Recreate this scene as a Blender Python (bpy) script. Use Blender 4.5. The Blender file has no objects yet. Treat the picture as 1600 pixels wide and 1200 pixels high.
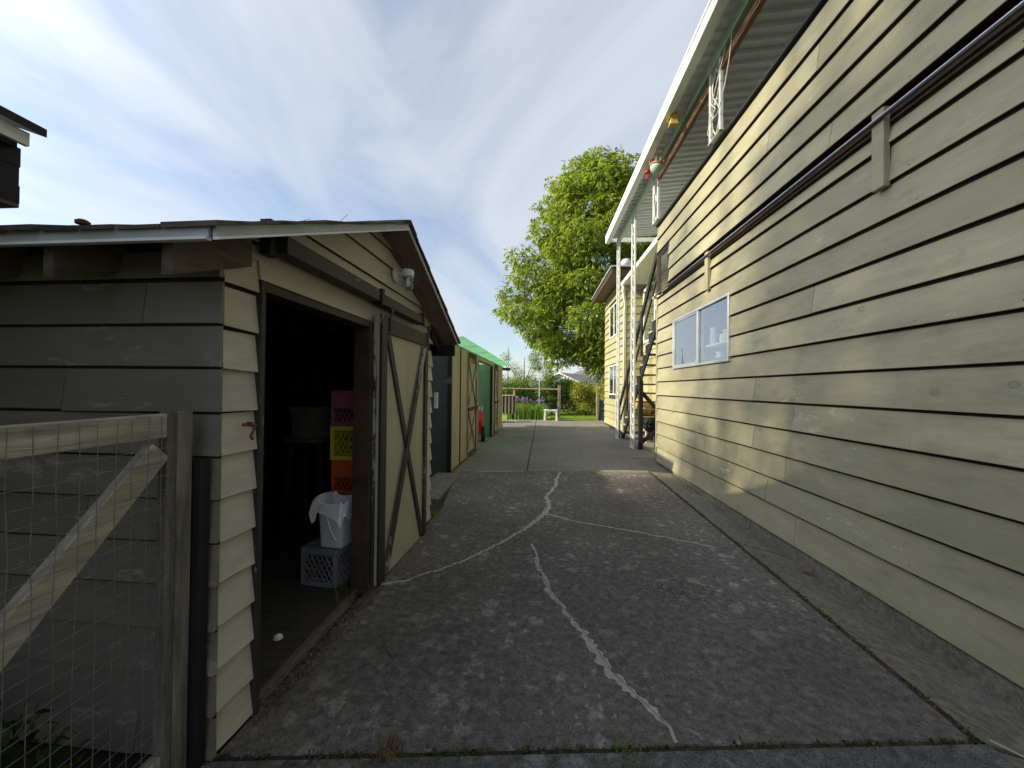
import bpy, bmesh, math, random
import numpy as np
from mathutils import Matrix, Vector
from math import sin, cos, pi, radians, sqrt, atan2

random.seed(7)
RNG = np.random.default_rng(11)
SC = bpy.context.scene
COL = SC.collection

# ------------------------------------------------------------------ camera
cam_data = bpy.data.cameras.new("camera")
cam = bpy.data.objects.new("camera", cam_data)
COL.objects.link(cam)
cam_data.sensor_width = 36.0
cam_data.lens = 13.5
cam_data.clip_start = 0.02
cam_data.clip_end = 6000.0
YAW, PITCH, ROLL = radians(4.0), radians(0.6), radians(0.6)
_f = Vector((-sin(YAW) * cos(PITCH), cos(YAW) * cos(PITCH), sin(PITCH)))
_r = Vector((cos(YAW), sin(YAW), 0))
_u = _r.cross(_f)
_r2 = _r * cos(ROLL) + _u * sin(ROLL)
_u2 = _u * cos(ROLL) - _r * sin(ROLL)
_m = Matrix((_r2, _u2, -_f)).transposed().to_4x4()
_m.translation = (0, 0, 1.5)
cam.matrix_world = _m
SC.camera = cam

# ------------------------------------------------------------------ sky, sun, exposure
TO_SUN = Vector((-3.54, -0.82, 2.06)).normalized()
SUN_EL = math.asin(TO_SUN.z)
SUN_AZ = atan2(TO_SUN.x, TO_SUN.y)
world = bpy.data.worlds.new("World")
SC.world = world
world.use_nodes = True
nt = world.node_tree
for n in list(nt.nodes):
    nt.nodes.remove(n)


def N(tree, kind, **kw):
    n = tree.nodes.new(kind)
    for k, v in kw.items():
        if k.startswith("i_"):
            key = k[2:]
            key = int(key) if key.isdigit() else key
            n.inputs[key].default_value = v
        else:
            setattr(n, k, v)
    return n


def ramp(tree, stops, interp="LINEAR"):
    n = tree.nodes.new("ShaderNodeValToRGB")
    cr = n.color_ramp
    cr.interpolation = interp
    while len(cr.elements) < len(stops):
        cr.elements.new(0.5)
    for e, (p, c) in zip(cr.elements, stops):
        e.position = p
        e.color = c if len(c) == 4 else (*c, 1)
    return n


def build_sky():
    L = nt.links.new
    out = N(nt, "ShaderNodeOutputWorld")
    bg = N(nt, "ShaderNodeBackground")
    bg.inputs["Strength"].default_value = 0.10
    sky = N(nt, "ShaderNodeTexSky", sky_type="NISHITA", sun_disc=False,
            sun_elevation=SUN_EL, sun_rotation=SUN_AZ, air_density=1.0, dust_density=1.0, ozone_density=1.4)
    tc = N(nt, "ShaderNodeTexCoord")
    sep = N(nt, "ShaderNodeSeparateXYZ")
    L(tc.outputs["Generated"], sep.inputs[0])
    zz = N(nt, "ShaderNodeMath", operation="MAXIMUM", i_1=0.0)
    L(sep.outputs["Z"], zz.inputs[0])
    za = N(nt, "ShaderNodeMath", operation="ADD", i_1=0.16)
    L(zz.outputs[0], za.inputs[0])
    px = N(nt, "ShaderNodeMath", operation="DIVIDE")
    py = N(nt, "ShaderNodeMath", operation="DIVIDE")
    L(sep.outputs["X"], px.inputs[0]); L(za.outputs[0], px.inputs[1])
    L(sep.outputs["Y"], py.inputs[0]); L(za.outputs[0], py.inputs[1])
    cmb = N(nt, "ShaderNodeCombineXYZ")
    L(px.outputs[0], cmb.inputs[0]); L(py.outputs[0], cmb.inputs[1])
    # streaky cirrus
    mp = N(nt, "ShaderNodeMapping")
    mp.inputs["Rotation"].default_value = (0, 0, radians(14))
    mp.inputs["Scale"].default_value = (1.0, 0.55, 1)
    mp.inputs["Location"].default_value = (3.1, 1.7, 0)
    L(cmb.outputs[0], mp.inputs[0])
    n1 = N(nt, "ShaderNodeTexNoise", i_Scale=1.0, i_Detail=9.0, i_Roughness=0.54, i_Distortion=0.7)
    L(mp.outputs[0], n1.inputs["Vector"])
    mp2 = N(nt, "ShaderNodeMapping")
    mp2.inputs["Rotation"].default_value = (0, 0, radians(-33))
    mp2.inputs["Scale"].default_value = (1.5, 0.4, 1)
    mp2.inputs["Location"].default_value = (8.4, 2.2, 0)
    L(cmb.outputs[0], mp2.inputs[0])
    n2 = N(nt, "ShaderNodeTexNoise", i_Scale=1.1, i_Detail=6.0, i_Roughness=0.52, i_Distortion=0.6)
    L(mp2.outputs[0], n2.inputs["Vector"])
    r1 = ramp(nt, [(0.34, (0, 0, 0)), (0.68, (1, 1, 1))], "EASE")
    r2 = ramp(nt, [(0.42, (0, 0, 0)), (0.78, (1, 1, 1))], "EASE")
    L(n1.outputs["Fac"], r1.inputs[0]); L(n2.outputs["Fac"], r2.inputs[0])
    mx = N(nt, "ShaderNodeMath", operation="MAXIMUM")
    L(r1.outputs[0], mx.inputs[0]); L(r2.outputs[0], mx.inputs[1])
    sc = N(nt, "ShaderNodeMath", operation="MULTIPLY_ADD", i_1=0.74, i_2=0.10)
    L(mx.outputs[0], sc.inputs[0])
    mix = N(nt, "ShaderNodeMixRGB")
    L(sc.outputs[0], mix.inputs[0])
    L(sky.outputs[0], mix.inputs[1])
    # thin cirrus scatters forward: the veil brightens round the sun
    nrm = N(nt, "ShaderNodeVectorMath", operation="NORMALIZE")
    L(tc.outputs["Generated"], nrm.inputs[0])
    dt = N(nt, "ShaderNodeVectorMath", operation="DOT_PRODUCT")
    L(nrm.outputs[0], dt.inputs[0]); dt.inputs[1].default_value = tuple(TO_SUN)
    cl = N(nt, "ShaderNodeMath", operation="MAXIMUM", i_1=0.0)
    L(dt.outputs["Value"], cl.inputs[0])
    pw = N(nt, "ShaderNodeMath", operation="POWER", i_1=8.0)
    L(cl.outputs[0], pw.inputs[0])
    ph = N(nt, "ShaderNodeMath", operation="MULTIPLY_ADD", i_1=4.6, i_2=1.0)
    L(pw.outputs[0], ph.inputs[0])
    cc = N(nt, "ShaderNodeVectorMath", operation="SCALE")
    cc.inputs[0].default_value = (4.15, 4.4, 4.75)
    L(ph.outputs[0], cc.inputs["Scale"])
    L(cc.outputs[0], mix.inputs[2])
    L(mix.outputs[0], bg.inputs["Color"])
    L(bg.outputs[0], out.inputs["Surface"])


build_sky()
sun_data = bpy.data.lights.new("sun", "SUN")
sun_data.energy = 3.7
sun_data.angle = radians(1.0)
sun_data.color = (1.0, 0.91, 0.66)
sun = bpy.data.objects.new("sun", sun_data)
COL.objects.link(sun)
sun.rotation_euler = (-TO_SUN).to_track_quat("-Z", "Y").to_euler()
sun.location = TO_SUN * 60

SC.view_settings.view_transform = "Standard"
SC.view_settings.look = "None"
SC.view_settings.exposure = 0.95
SC.view_settings.gamma = 1.0
SC.view_settings.use_curve_mapping = False
SC.render.engine = "CYCLES"
SC.cycles.max_bounces = 8
SC.cycles.transparent_max_bounces = 16
SC.cycles.use_denoising = True

# ------------------------------------------------------------------ materials
MATS = {}


def newmat(name):
    m = bpy.data.materials.new(name)
    m.use_nodes = True
    t = m.node_tree
    for n in list(t.nodes):
        t.nodes.remove(n)
    out = N(t, "ShaderNodeOutputMaterial")
    b = N(t, "ShaderNodeBsdfPrincipled")
    t.links.new(b.outputs[0], out.inputs["Surface"])
    MATS[name] = m
    return m, t, b, out


def coords(t, scale=(1, 1, 1), jitter=True):
    tc = N(t, "ShaderNodeTexCoord")
    src = tc.outputs["Object"]
    if jitter:
        oi = N(t, "ShaderNodeObjectInfo")
        ml = N(t, "ShaderNodeMath", operation="MULTIPLY", i_1=37.0)
        t.links.new(oi.outputs["Random"], ml.inputs[0])
        ad = N(t, "ShaderNodeVectorMath", operation="ADD")
        t.links.new(src, ad.inputs[0]); t.links.new(ml.outputs[0], ad.inputs[1])
        src = ad.outputs[0]
    mp = N(t, "ShaderNodeMapping")
    mp.inputs["Scale"].default_value = scale
    t.links.new(src, mp.inputs[0])
    return mp.outputs[0]


def surf(name, c1, c2, scale=4.0, stretch=(1, 1, 1), rough=0.7, bump=0.15, detail=8.0, metal=0.0,
         spec=0.35, jitter=True, objvar=0.12, fine=0.0):
    """two-tone noise surface with relief; objvar varies brightness from object to object"""
    m, t, b, out = newmat(name)
    L = t.links.new
    v = coords(t, stretch, jitter)
    n = N(t, "ShaderNodeTexNoise", i_Scale=scale, i_Detail=detail, i_Roughness=0.62, i_Distortion=0.3)
    L(v, n.inputs["Vector"])
    r = ramp(t, [(0.3, c1), (0.7, c2)])
    L(n.outputs["Fac"], r.inputs[0])
    col = r.outputs[0]
    if objvar:
        oi = N(t, "ShaderNodeObjectInfo")
        ma = N(t, "ShaderNodeMath", operation="MULTIPLY_ADD", i_1=2 * objvar, i_2=1 - objvar)
        L(oi.outputs["Random"], ma.inputs[0])
        vm = N(t, "ShaderNodeVectorMath", operation="SCALE")
        L(col, vm.inputs[0]); L(ma.outputs[0], vm.inputs["Scale"])
        col = vm.outputs[0]
    L(col, b.inputs["Base Color"])
    b.inputs["Roughness"].default_value = rough
    b.inputs["Metallic"].default_value = metal
    b.inputs["Specular IOR Level"].default_value = spec
    if bump:
        n2 = N(t, "ShaderNodeTexNoise", i_Scale=scale * 6, i_Detail=6.0, i_Roughness=0.6)
        L(v, n2.inputs["Vector"])
        bp = N(t, "ShaderNodeBump", i_Strength=bump, i_Distance=0.01)
        L(n2.outputs["Fac"], bp.inputs["Height"])
        L(bp.outputs[0], b.inputs["Normal"])
    return m


def painted_wood(name, axis, c_lo, c_hi, wear=0.0, wearcol=(0.45, 0.44, 0.40), knots=0.5, bump=0.25, rough=0.6, grime=0.35):
    """painted sawn board: grain along an axis, faint knots, weather streaks, flaked paint"""
    m, t, b, out = newmat(name)
    L = t.links.new
    st = [9.0, 9.0, 9.0]
    st[axis] = 1.1
    v = coords(t, tuple(st))
    st2 = [1.6, 1.6, 1.6]
    st2[axis] = 0.5
    v2 = coords(t, tuple(st2))
    oi = N(t, "ShaderNodeObjectInfo")
    big = N(t, "ShaderNodeTexNoise", i_Scale=1.6, i_Detail=5.0, i_Roughness=0.6)
    L(v2, big.inputs["Vector"])
    r = ramp(t, [(0.28, c_lo), (0.72, c_hi)])
    L(big.outputs["Fac"], r.inputs[0])
    grain = N(t, "ShaderNodeTexNoise", i_Scale=3.0, i_Detail=7.0, i_Roughness=0.65, i_Distortion=0.8)
    L(v, grain.inputs["Vector"])
    gr = ramp(t, [(0.3, (0.9, 0.9, 0.9)), (0.75, (1.06, 1.06, 1.06))])
    L(grain.outputs["Fac"], gr.inputs[0])
    mul = N(t, "ShaderNodeMixRGB", blend_type="MULTIPLY", i_Fac=1.0)
    L(r.outputs[0], mul.inputs[1]); L(gr.outputs[0], mul.inputs[2])
    ma = N(t, "ShaderNodeMath", operation="MULTIPLY_ADD", i_1=0.2, i_2=0.9)
    L(oi.outputs["Random"], ma.inputs[0])
    vm = N(t, "ShaderNodeVectorMath", operation="SCALE")
    L(mul.outputs[0], vm.inputs[0]); L(ma.outputs[0], vm.inputs["Scale"])
    col = vm.outputs[0]
    # grime blotches
    st3 = [3.0, 3.0, 3.0]
    st3[axis] = 1.1
    v3 = coords(t, tuple(st3))
    g = N(t, "ShaderNodeTexNoise", i_Scale=2.3, i_Detail=9.0, i_Roughness=0.72)
    L(v3, g.inputs["Vector"])
    gm = ramp(t, [(0.52, (0, 0, 0)), (0.74, (grime, grime, grime))])
    L(g.outputs["Fac"], gm.inputs[0])
    mg = N(t, "ShaderNodeMixRGB")
    L(gm.outputs[0], mg.inputs[0]); L(col, mg.inputs[1])
    mg.inputs[2].default_value = (c_lo[0] * 0.55, c_lo[1] * 0.55, c_lo[2] * 0.6, 1)
    col = mg.outputs[0]
    # knots
    st4 = [1.0, 1.0, 1.0]
    st4[axis] = 0.72
    v4 = coords(t, tuple(st4))
    vo = N(t, "ShaderNodeTexVoronoi", i_Scale=2.6)
    L(v4, vo.inputs["Vector"])
    kr = ramp(t, [(0.0, (0.7, 0.7, 0.7)), (0.03, (0.25, 0.25, 0.25)), (0.048, (1, 1, 1)), (0.062, (0.15, 0.15, 0.15)), (0.12, (0, 0, 0))])
    L(vo.outputs["Distance"], kr.inputs[0])
    km = N(t, "ShaderNodeMath", operation="MULTIPLY", i_1=knots * 0.5)
    L(kr.outputs[0], km.inputs[0])
    mk = N(t, "ShaderNodeMixRGB")
    L(km.outputs[0], mk.inputs[0]); L(col, mk.inputs[1])
    mk.inputs[2].default_value = (c_lo[0] * 0.4, c_lo[1] * 0.4, c_lo[2] * 0.4, 1)
    col = mk.outputs[0]
    if wear > 0:
        st5 = [14.0, 14.0, 14.0]
        st5[axis] = 5.0
        v5 = coords(t, tuple(st5))
        w = N(t, "ShaderNodeTexNoise", i_Scale=2.0, i_Detail=8.0, i_Roughness=0.7)
        L(v5, w.inputs["Vector"])
        wb = N(t, "ShaderNodeTexNoise", i_Scale=2.0, i_Detail=3.0)
        L(v2, wb.inputs["Vector"])
        ad = N(t, "ShaderNodeMath", operation="ADD")
        L(w.outputs["Fac"], ad.inputs[0]); L(wb.outputs["Fac"], ad.inputs[1])
        wr = ramp(t, [(0.62 - wear * 0.08, (0, 0, 0)), (0.66 - wear * 0.08, (1, 1, 1))])
        half = N(t, "ShaderNodeMath", operation="MULTIPLY", i_1=0.5)
        L(ad.outputs[0], half.inputs[0]); L(half.outputs[0], wr.inputs[0])
        mw = N(t, "ShaderNodeMixRGB")
        L(wr.outputs[0], mw.inputs[0]); L(col, mw.inputs[1])
        mw.inputs[2].default_value = (*wearcol, 1)
        col = mw.outputs[0]
    L(col, b.inputs["Base Color"])
    b.inputs["Roughness"].default_value = rough
    b.inputs["Specular IOR Level"].default_value = 0.35
    ad2 = N(t, "ShaderNodeMath", operation="SUBTRACT")
    L(grain.outputs["Fac"], ad2.inputs[0]); L(km.outputs[0], ad2.inputs[1])
    bp = N(t, "ShaderNodeBump", i_Strength=bump, i_Distance=0.006)
    L(ad2.outputs[0], bp.inputs["Height"])
    L(bp.outputs[0], b.inputs["Normal"])
    return m


def concrete(name, dark, light, lichen=1.0, rough=0.9, speck=0.5, moss=0.0):
    """old exposed concrete with pale lichen rosettes, aggregate speckle and brown stains"""
    m, t, b, out = newmat(name)
    L = t.links.new
    tc = N(t, "ShaderNodeTexCoord")
    v = tc.outputs["Object"]
    big = N(t, "ShaderNodeTexNoise", i_Scale=0.75, i_Detail=9.0, i_Roughness=0.68)
    L(v, big.inputs["Vector"])
    r = ramp(t, [(0.3, dark), (0.72, light)])
    L(big.outputs["Fac"], r.inputs[0])
    mid = N(t, "ShaderNodeTexNoise", i_Scale=22.0, i_Detail=8.0, i_Roughness=0.7)
    L(v, mid.inputs["Vector"])
    mr = ramp(t, [(0.3, (0.48, 0.48, 0.48)), (0.7, (1.5, 1.49, 1.46))])
    L(mid.outputs["Fac"], mr.inputs[0])
    mul = N(t, "ShaderNodeMixRGB", blend_type="MULTIPLY", i_Fac=1.0)
    L(r.outputs[0], mul.inputs[1]); L(mr.outputs[0], mul.inputs[2])
    col = mul.outputs[0]
    # fine aggregate
    vf = N(t, "ShaderNodeTexVoronoi", i_Scale=170.0)
    L(v, vf.inputs["Vector"])
    fr = ramp(t, [(0.0, (1 + speck, 1 + speck, 1 + speck)), (0.45, (1, 1, 1)), (0.9, (1 - speck * 0.6,) * 3)])
    L(vf.outputs["Distance"], fr.inputs[0])
    mul2 = N(t, "ShaderNodeMixRGB", blend_type="MULTIPLY", i_Fac=1.0)
    L(col, mul2.inputs[1]); L(fr.outputs[0], mul2.inputs[2])
    col = mul2.outputs[0]
    # warm stains
    st = N(t, "ShaderNodeTexNoise", i_Scale=1.7, i_Detail=6.0, i_Roughness=0.65)
    mp = N(t, "ShaderNodeMapping"); mp.inputs["Location"].default_value = (7, 3, 1)
    L(v, mp.inputs[0]); L(mp.outputs[0], st.inputs["Vector"])
    sr = ramp(t, [(0.55, (0, 0, 0)), (0.8, (0.35, 0.35, 0.35))])
    L(st.outputs["Fac"], sr.inputs[0])
    ms = N(t, "ShaderNodeMixRGB")
    L(sr.outputs[0], ms.inputs[0]); L(col, ms.inputs[1])
    ms.inputs[2].default_value = (dark[0] * 1.15, dark[1] * 0.95, dark[2] * 0.72, 1) if not moss else (0.06, 0.075, 0.03, 1)
    col = ms.outputs[0]
    if lichen > 0:
        dist = N(t, "ShaderNodeTexNoise", i_Scale=26.0, i_Detail=5.0, i_Roughness=0.6)
        L(v, dist.inputs["Vector"])
        dsub = N(t, "ShaderNodeVectorMath", operation="SUBTRACT")
        L(dist.outputs["Color"], dsub.inputs[0]); dsub.inputs[1].default_value = (0.5, 0.5, 0.5)
        dsc = N(t, "ShaderNodeVectorMath", operation="SCALE"); dsc.inputs["Scale"].default_value = 0.11
        L(dsub.outputs[0], dsc.inputs[0])
        va = N(t, "ShaderNodeVectorMath", operation="ADD")
        L(v, va.inputs[0]); L(dsc.outputs[0], va.inputs[1])
        region = N(t, "ShaderNodeTexNoise", i_Scale=0.75, i_Detail=3.0)
        L(v, region.inputs["Vector"])
        rg = ramp(t, [(0.36, (0.15, 0.15, 0.15)), (0.6, (1, 1, 1))])
        L(region.outputs["Fac"], rg.inputs[0])
        brk = N(t, "ShaderNodeTexNoise", i_Scale=48.0, i_Detail=7.0, i_Roughness=0.75)
        L(v, brk.inputs["Vector"])
        br = ramp(t, [(0.38, (0.06, 0.06, 0.06)), (0.60, (1, 1, 1))])
        L(brk.outputs["Fac"], br.inputs[0])
        total = None
        for sc_, off, rad in ((6.5, 0.0, 0.44), (10.5, 5.3, 0.40), (17.0, 2.1, 0.34)):
            mpv = N(t, "ShaderNodeMapping"); mpv.inputs["Location"].default_value = (off, off * 0.7, 0)
            L(va.outputs[0], mpv.inputs[0])
            vo = N(t, "ShaderNodeTexVoronoi", i_Scale=sc_, voronoi_dimensions="2D")
            L(mpv.outputs[0], vo.inputs["Vector"])
            sx = N(t, "ShaderNodeSeparateColor")
            L(vo.outputs["Color"], sx.inputs[0])
            # random radius, many cells empty
            mr_ = N(t, "ShaderNodeMapRange", interpolation_type="LINEAR")
            mr_.inputs["From Min"].default_value = 0.45; mr_.inputs["From Max"].default_value = 1.0
            mr_.inputs["To Min"].default_value = 0.02; mr_.inputs["To Max"].default_value = rad
            L(sx.outputs[0], mr_.inputs[0])
            dv = N(t, "ShaderNodeMath", operation="SUBTRACT")
            L(mr_.outputs[0], dv.inputs[0]); L(vo.outputs["Distance"], dv.inputs[1])
            sm = N(t, "ShaderNodeMapRange", interpolation_type="SMOOTHSTEP")
            sm.inputs["From Min"].default_value = 0.0; sm.inputs["From Max"].default_value = 0.22
            L(dv.outputs[0], sm.inputs[0])
            if total is None:
                total = sm.outputs[0]
            else:
                mxn = N(t, "ShaderNodeMath", operation="MAXIMUM")
                L(total, mxn.inputs[0]); L(sm.outputs[0], mxn.inputs[1])
                total = mxn.outputs[0]
        k1 = N(t, "ShaderNodeMath", operation="MULTIPLY"); L(total, k1.inputs[0]); L(br.outputs[0], k1.inputs[1])
        k2 = N(t, "ShaderNodeMath", operation="MULTIPLY"); L(k1.outputs[0], k2.inputs[0]); L(rg.outputs[0], k2.inputs[1])
        k3 = N(t, "ShaderNodeMath", operation="MULTIPLY", use_clamp=True, i_1=0.92 * lichen); L(k2.outputs[0], k3.inputs[0])
        ml = N(t, "ShaderNodeMixRGB")
        L(k3.outputs[0], ml.inputs[0]); L(col, ml.inputs[1])
        ml.inputs[2].default_value = (0.42, 0.39, 0.345, 1)
        col = ml.outputs[0]
    L(col, b.inputs["Base Color"])
    b.inputs["Roughness"].default_value = rough
    b.inputs["Specular IOR Level"].default_value = 0.25
    ha = N(t, "ShaderNodeMath", operation="MULTIPLY_ADD", i_1=0.4)
    L(vf.outputs["Distance"], ha.inputs[0]); L(mid.outputs["Fac"], ha.inputs[2])
    bp = N(t, "ShaderNodeBump", i_Strength=0.5, i_Distance=0.006)
    L(ha.outputs[0], bp.inputs["Height"])
    L(bp.outputs[0], b.inputs["Normal"])
    return m


def leaf(name, c1, c2, trans=0.45, rough=0.5):
    m, t, b, out = newmat(name)
    L = t.links.new
    g = N(t, "ShaderNodeNewGeometry")
    r = ramp(t, [(0.0, c1), (1.0, c2)])
    L(g.outputs["Random Per Island"], r.inputs[0])
    L(r.outputs[0], b.inputs["Base Color"])
    b.inputs["Roughness"].default_value = rough
    b.inputs["Specular IOR Level"].default_value = 0.35
    tr = N(t, "ShaderNodeBsdfTranslucent")
    vm = N(t, "ShaderNodeMixRGB", blend_type="MULTIPLY", i_Fac=1.0)
    L(r.outputs[0], vm.inputs[1]); vm.inputs[2].default_value = (1.5, 1.6, 0.6, 1)
    L(vm.outputs[0], tr.inputs["Color"])
    mx = N(t, "ShaderNodeMixShader", i_Fac=trans)
    L(b.outputs[0], mx.inputs[1]); L(tr.outputs[0], mx.inputs[2])
    L(mx.outputs[0], out.inputs["Surface"])
    return m


def glassy(name, refl=0.3, tint=(0.9, 0.95, 1.0), through=(0.85, 0.9, 0.9)):
    m, t, b, out = newmat(name)
    L = t.links.new
    t.nodes.remove(b)
    lw = N(t, "ShaderNodeLayerWeight", i_Blend=0.5)
    fr = N(t, "ShaderNodeMath", operation="POWER", i_1=5.0)
    L(lw.outputs["Facing"], fr.inputs[0])
    ad = N(t, "ShaderNodeMath", operation="ADD", i_1=refl + 0.03, use_clamp=True)
    L(fr.outputs[0], ad.inputs[0])
    wv = N(t, "ShaderNodeTexNoise", i_Scale=2.2, i_Detail=2.0)
    bp = N(t, "ShaderNodeBump", i_Strength=0.05, i_Distance=0.02)
    L(wv.outputs["Fac"], bp.inputs["Height"])
    gl = N(t, "ShaderNodeBsdfGlossy", i_Roughness=0.015)
    gl.inputs["Color"].default_value = (*tint, 1)
    L(bp.outputs[0], gl.inputs["Normal"])
    tr = N(t, "ShaderNodeBsdfTransparent")
    tr.inputs["Color"].default_value = (*through, 1)
    mx = N(t, "ShaderNodeMixShader")
    L(ad.outputs[0], mx.inputs[0]); L(tr.outputs[0], mx.inputs[1]); L(gl.outputs[0], mx.inputs[2])
    L(mx.outputs[0], out.inputs["Surface"])
    return m


def translucent_sheet(name, c, amount=0.6):
    m, t, b, out = newmat(name)
    L = t.links.new
    v = coords(t, (1, 1, 1))
    n = N(t, "ShaderNodeTexNoise", i_Scale=5.0, i_Detail=6.0)
    L(v, n.inputs["Vector"])
    r = ramp(t, [(0.3, tuple(x * 0.75 for x in c)), (0.7, c)])
    L(n.outputs["Fac"], r.inputs[0])
    L(r.outputs[0], b.inputs["Base Color"])
    b.inputs["Roughness"].default_value = 0.35
    tr = N(t, "ShaderNodeBsdfTranslucent")
    tr.inputs["Color"].default_value = (0.30, 0.66, 0.40, 1)
    mx = N(t, "ShaderNodeMixShader", i_Fac=amount)
    L(b.outputs[0], mx.inputs[1]); L(tr.outputs[0], mx.inputs[2])
    L(mx.outputs[0], out.inputs["Surface"])
    return m


KHAKI_LO, KHAKI_HI = (0.262, 0.239, 0.153), (0.385, 0.352, 0.236)
M_house = painted_wood("house_siding_paint", 1, KHAKI_LO, KHAKI_HI, wear=0.05, knots=1.0, grime=0.55)
M_wingx = painted_wood("wing_siding_paint", 1, (0.33, 0.30, 0.16), (0.40, 0.37, 0.21), knots=0.2, grime=0.2)
M_wingy = painted_wood("wing_end_paint", 0, (0.30, 0.28, 0.16), (0.37, 0.345, 0.2), knots=0.2, grime=0.2)
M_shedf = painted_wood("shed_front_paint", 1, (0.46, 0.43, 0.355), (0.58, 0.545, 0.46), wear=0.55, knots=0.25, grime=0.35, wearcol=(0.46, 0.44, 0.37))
M_shedshade = painted_wood("shed_side_shaded_paint", 0, (0.165, 0.155, 0.128), (0.225, 0.212, 0.178), wear=0.5, knots=0.2, grime=0.4, wearcol=(0.3, 0.29, 0.25))  # shed paint darkened for the side; its shade is in the colour
M_doorp = painted_wood("door_panel_paint", 2, (0.42, 0.39, 0.275), (0.50, 0.465, 0.335), knots=0.0, grime=0.25, bump=0.1)
M_trim = painted_wood("dark_trim_paint", 2, (0.022, 0.02, 0.02), (0.045, 0.04, 0.04), wear=0.35, wearcol=(0.3, 0.28, 0.25), knots=0.0)
M_trimx = painted_wood("dark_trim_worn", 2, (0.03, 0.027, 0.026), (0.06, 0.054, 0.052), wear=1.15, wearcol=(0.34, 0.33, 0.30), knots=0.0)
M_trimy = painted_wood("dark_beam_paint", 1, (0.028, 0.024, 0.024), (0.055, 0.047, 0.045), wear=0.1, knots=0.0)
M_black = surf("black_painted_wood", (0.008, 0.008, 0.009), (0.018, 0.018, 0.02), 8, rough=0.6)
M_brownw = surf("brown_wood", (0.035, 0.02, 0.013), (0.075, 0.045, 0.03), 5, (1, 6, 1), rough=0.8, bump=0.4)
M_soffit = surf("dark_soffit_wood", (0.15, 0.10, 0.08), (0.27, 0.19, 0.155), 4, (6, 1, 1), rough=0.85, bump=0.4)
M_rafter = surf("weathered_rafter", (0.075, 0.058, 0.048), (0.17, 0.135, 0.11), 6, (4, 1, 4), rough=0.85, bump=0.4)
M_lapshadow = surf("lap_shadow_wood", (0.018, 0.013, 0.010), (0.045, 0.034, 0.026), 6, rough=0.95, bump=0.2)  # dark brown also stands in for the shadow under each lap
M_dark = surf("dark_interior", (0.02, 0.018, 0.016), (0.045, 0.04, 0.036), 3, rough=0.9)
M_rawwood = surf("raw_wood", (0.32, 0.24, 0.15), (0.45, 0.36, 0.25), 6, (6, 6, 1), rough=0.8, bump=0.3)
M_grey_wood = surf("weathered_grey_wood", (0.22, 0.20, 0.165), (0.50, 0.465, 0.39), 3.2, (7, 0.9, 7), rough=0.85, bump=0.5)
M_grey_woodz = surf("weathered_stile_wood", (0.085, 0.075, 0.06), (0.30, 0.27, 0.22), 3.2, (7, 7, 0.9), rough=0.85, bump=0.5)
M_yardwood = surf("yard_weathered_wood", (0.22, 0.17, 0.11), (0.38, 0.31, 0.22), 5, (5, 5, 1), rough=0.85, bump=0.3)
M_white = surf("white_paint", (0.70, 0.72, 0.70), (0.82, 0.83, 0.81), 5, rough=0.45, bump=0.05, objvar=0.03)
M_whitecol = surf("white_column_paint", (0.52, 0.53, 0.53), (0.68, 0.69, 0.68), 5, rough=0.4, bump=0.03, objvar=0.03)
M_patio = surf("white_patio_metal", (0.74, 0.75, 0.73), (0.84, 0.85, 0.83), 2, rough=0.4, bump=0.03, objvar=0.05)
M_beam = surf("green_white_beam", (0.40, 0.50, 0.42), (0.58, 0.66, 0.58), 3, (4, 1, 4), rough=0.6, bump=0.15)
M_bamboo = surf("rolled_bamboo", (0.16, 0.075, 0.04), (0.34, 0.19, 0.11), 5, (8, 0.7, 8), rough=0.6, bump=0.4)
M_drip = surf("drip_edge_metal", (0.36, 0.39, 0.42), (0.5, 0.53, 0.56), 6, (1, 1, 1), rough=0.45, bump=0.1, objvar=0.05)
M_alum = surf("aluminium_frame", (0.55, 0.55, 0.55), (0.68, 0.68, 0.68), 8, rough=0.35, bump=0.03, metal=0.6, objvar=0.03)
M_pipe = surf("black_pipe", (0.012, 0.012, 0.013), (0.03, 0.03, 0.03), 8, rough=0.55, spec=0.5)
M_strip = surf("silver_strip", (0.38, 0.38, 0.38), (0.6, 0.6, 0.6), 8, rough=0.3, metal=0.7)
M_wire = surf("galvanised_wire", (0.16, 0.155, 0.15), (0.32, 0.31, 0.30), 30, rough=0.5, metal=0.4, objvar=0)
M_shingle = surf("cedar_shake", (0.055, 0.042, 0.034), (0.15, 0.12, 0.10), 6, (1, 1, 1), rough=0.95, bump=0.5, objvar=0.3)
M_slab = concrete("driveway_concrete", (0.100, 0.087, 0.075), (0.192, 0.171, 0.149), 1.0)
M_slabfar = concrete("patio_concrete", (0.165, 0.15, 0.13), (0.25, 0.23, 0.205), 0.35)
M_slabnear = concrete("near_concrete", (0.085, 0.08, 0.075), (0.14, 0.132, 0.122), 0.7, speck=0.9)
M_kerb = concrete("kerb_concrete", (0.15, 0.135, 0.105), (0.22, 0.20, 0.165), 0.35, speck=0.3, moss=1)
M_found = concrete("foundation_concrete", (0.14, 0.132, 0.108), (0.225, 0.215, 0.18), 0.2)
M_crack = surf("crack_filler", (0.32, 0.29, 0.25), (0.58, 0.54, 0.475), 40, rough=0.95, bump=0.6, objvar=0)
M_soil = surf("soil", (0.025, 0.02, 0.014), (0.07, 0.055, 0.038), 9, rough=1.0, bump=0.6, objvar=0)
M_grime = surf("joint_grime", (0.03, 0.022, 0.015), (0.10, 0.07, 0.04), 30, rough=1.0, bump=0.8, objvar=0)
M_floor = surf("dark_wood_floor", (0.03, 0.026, 0.022), (0.07, 0.06, 0.05), 6, (1, 5, 1), rough=0.85, bump=0.3)
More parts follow.
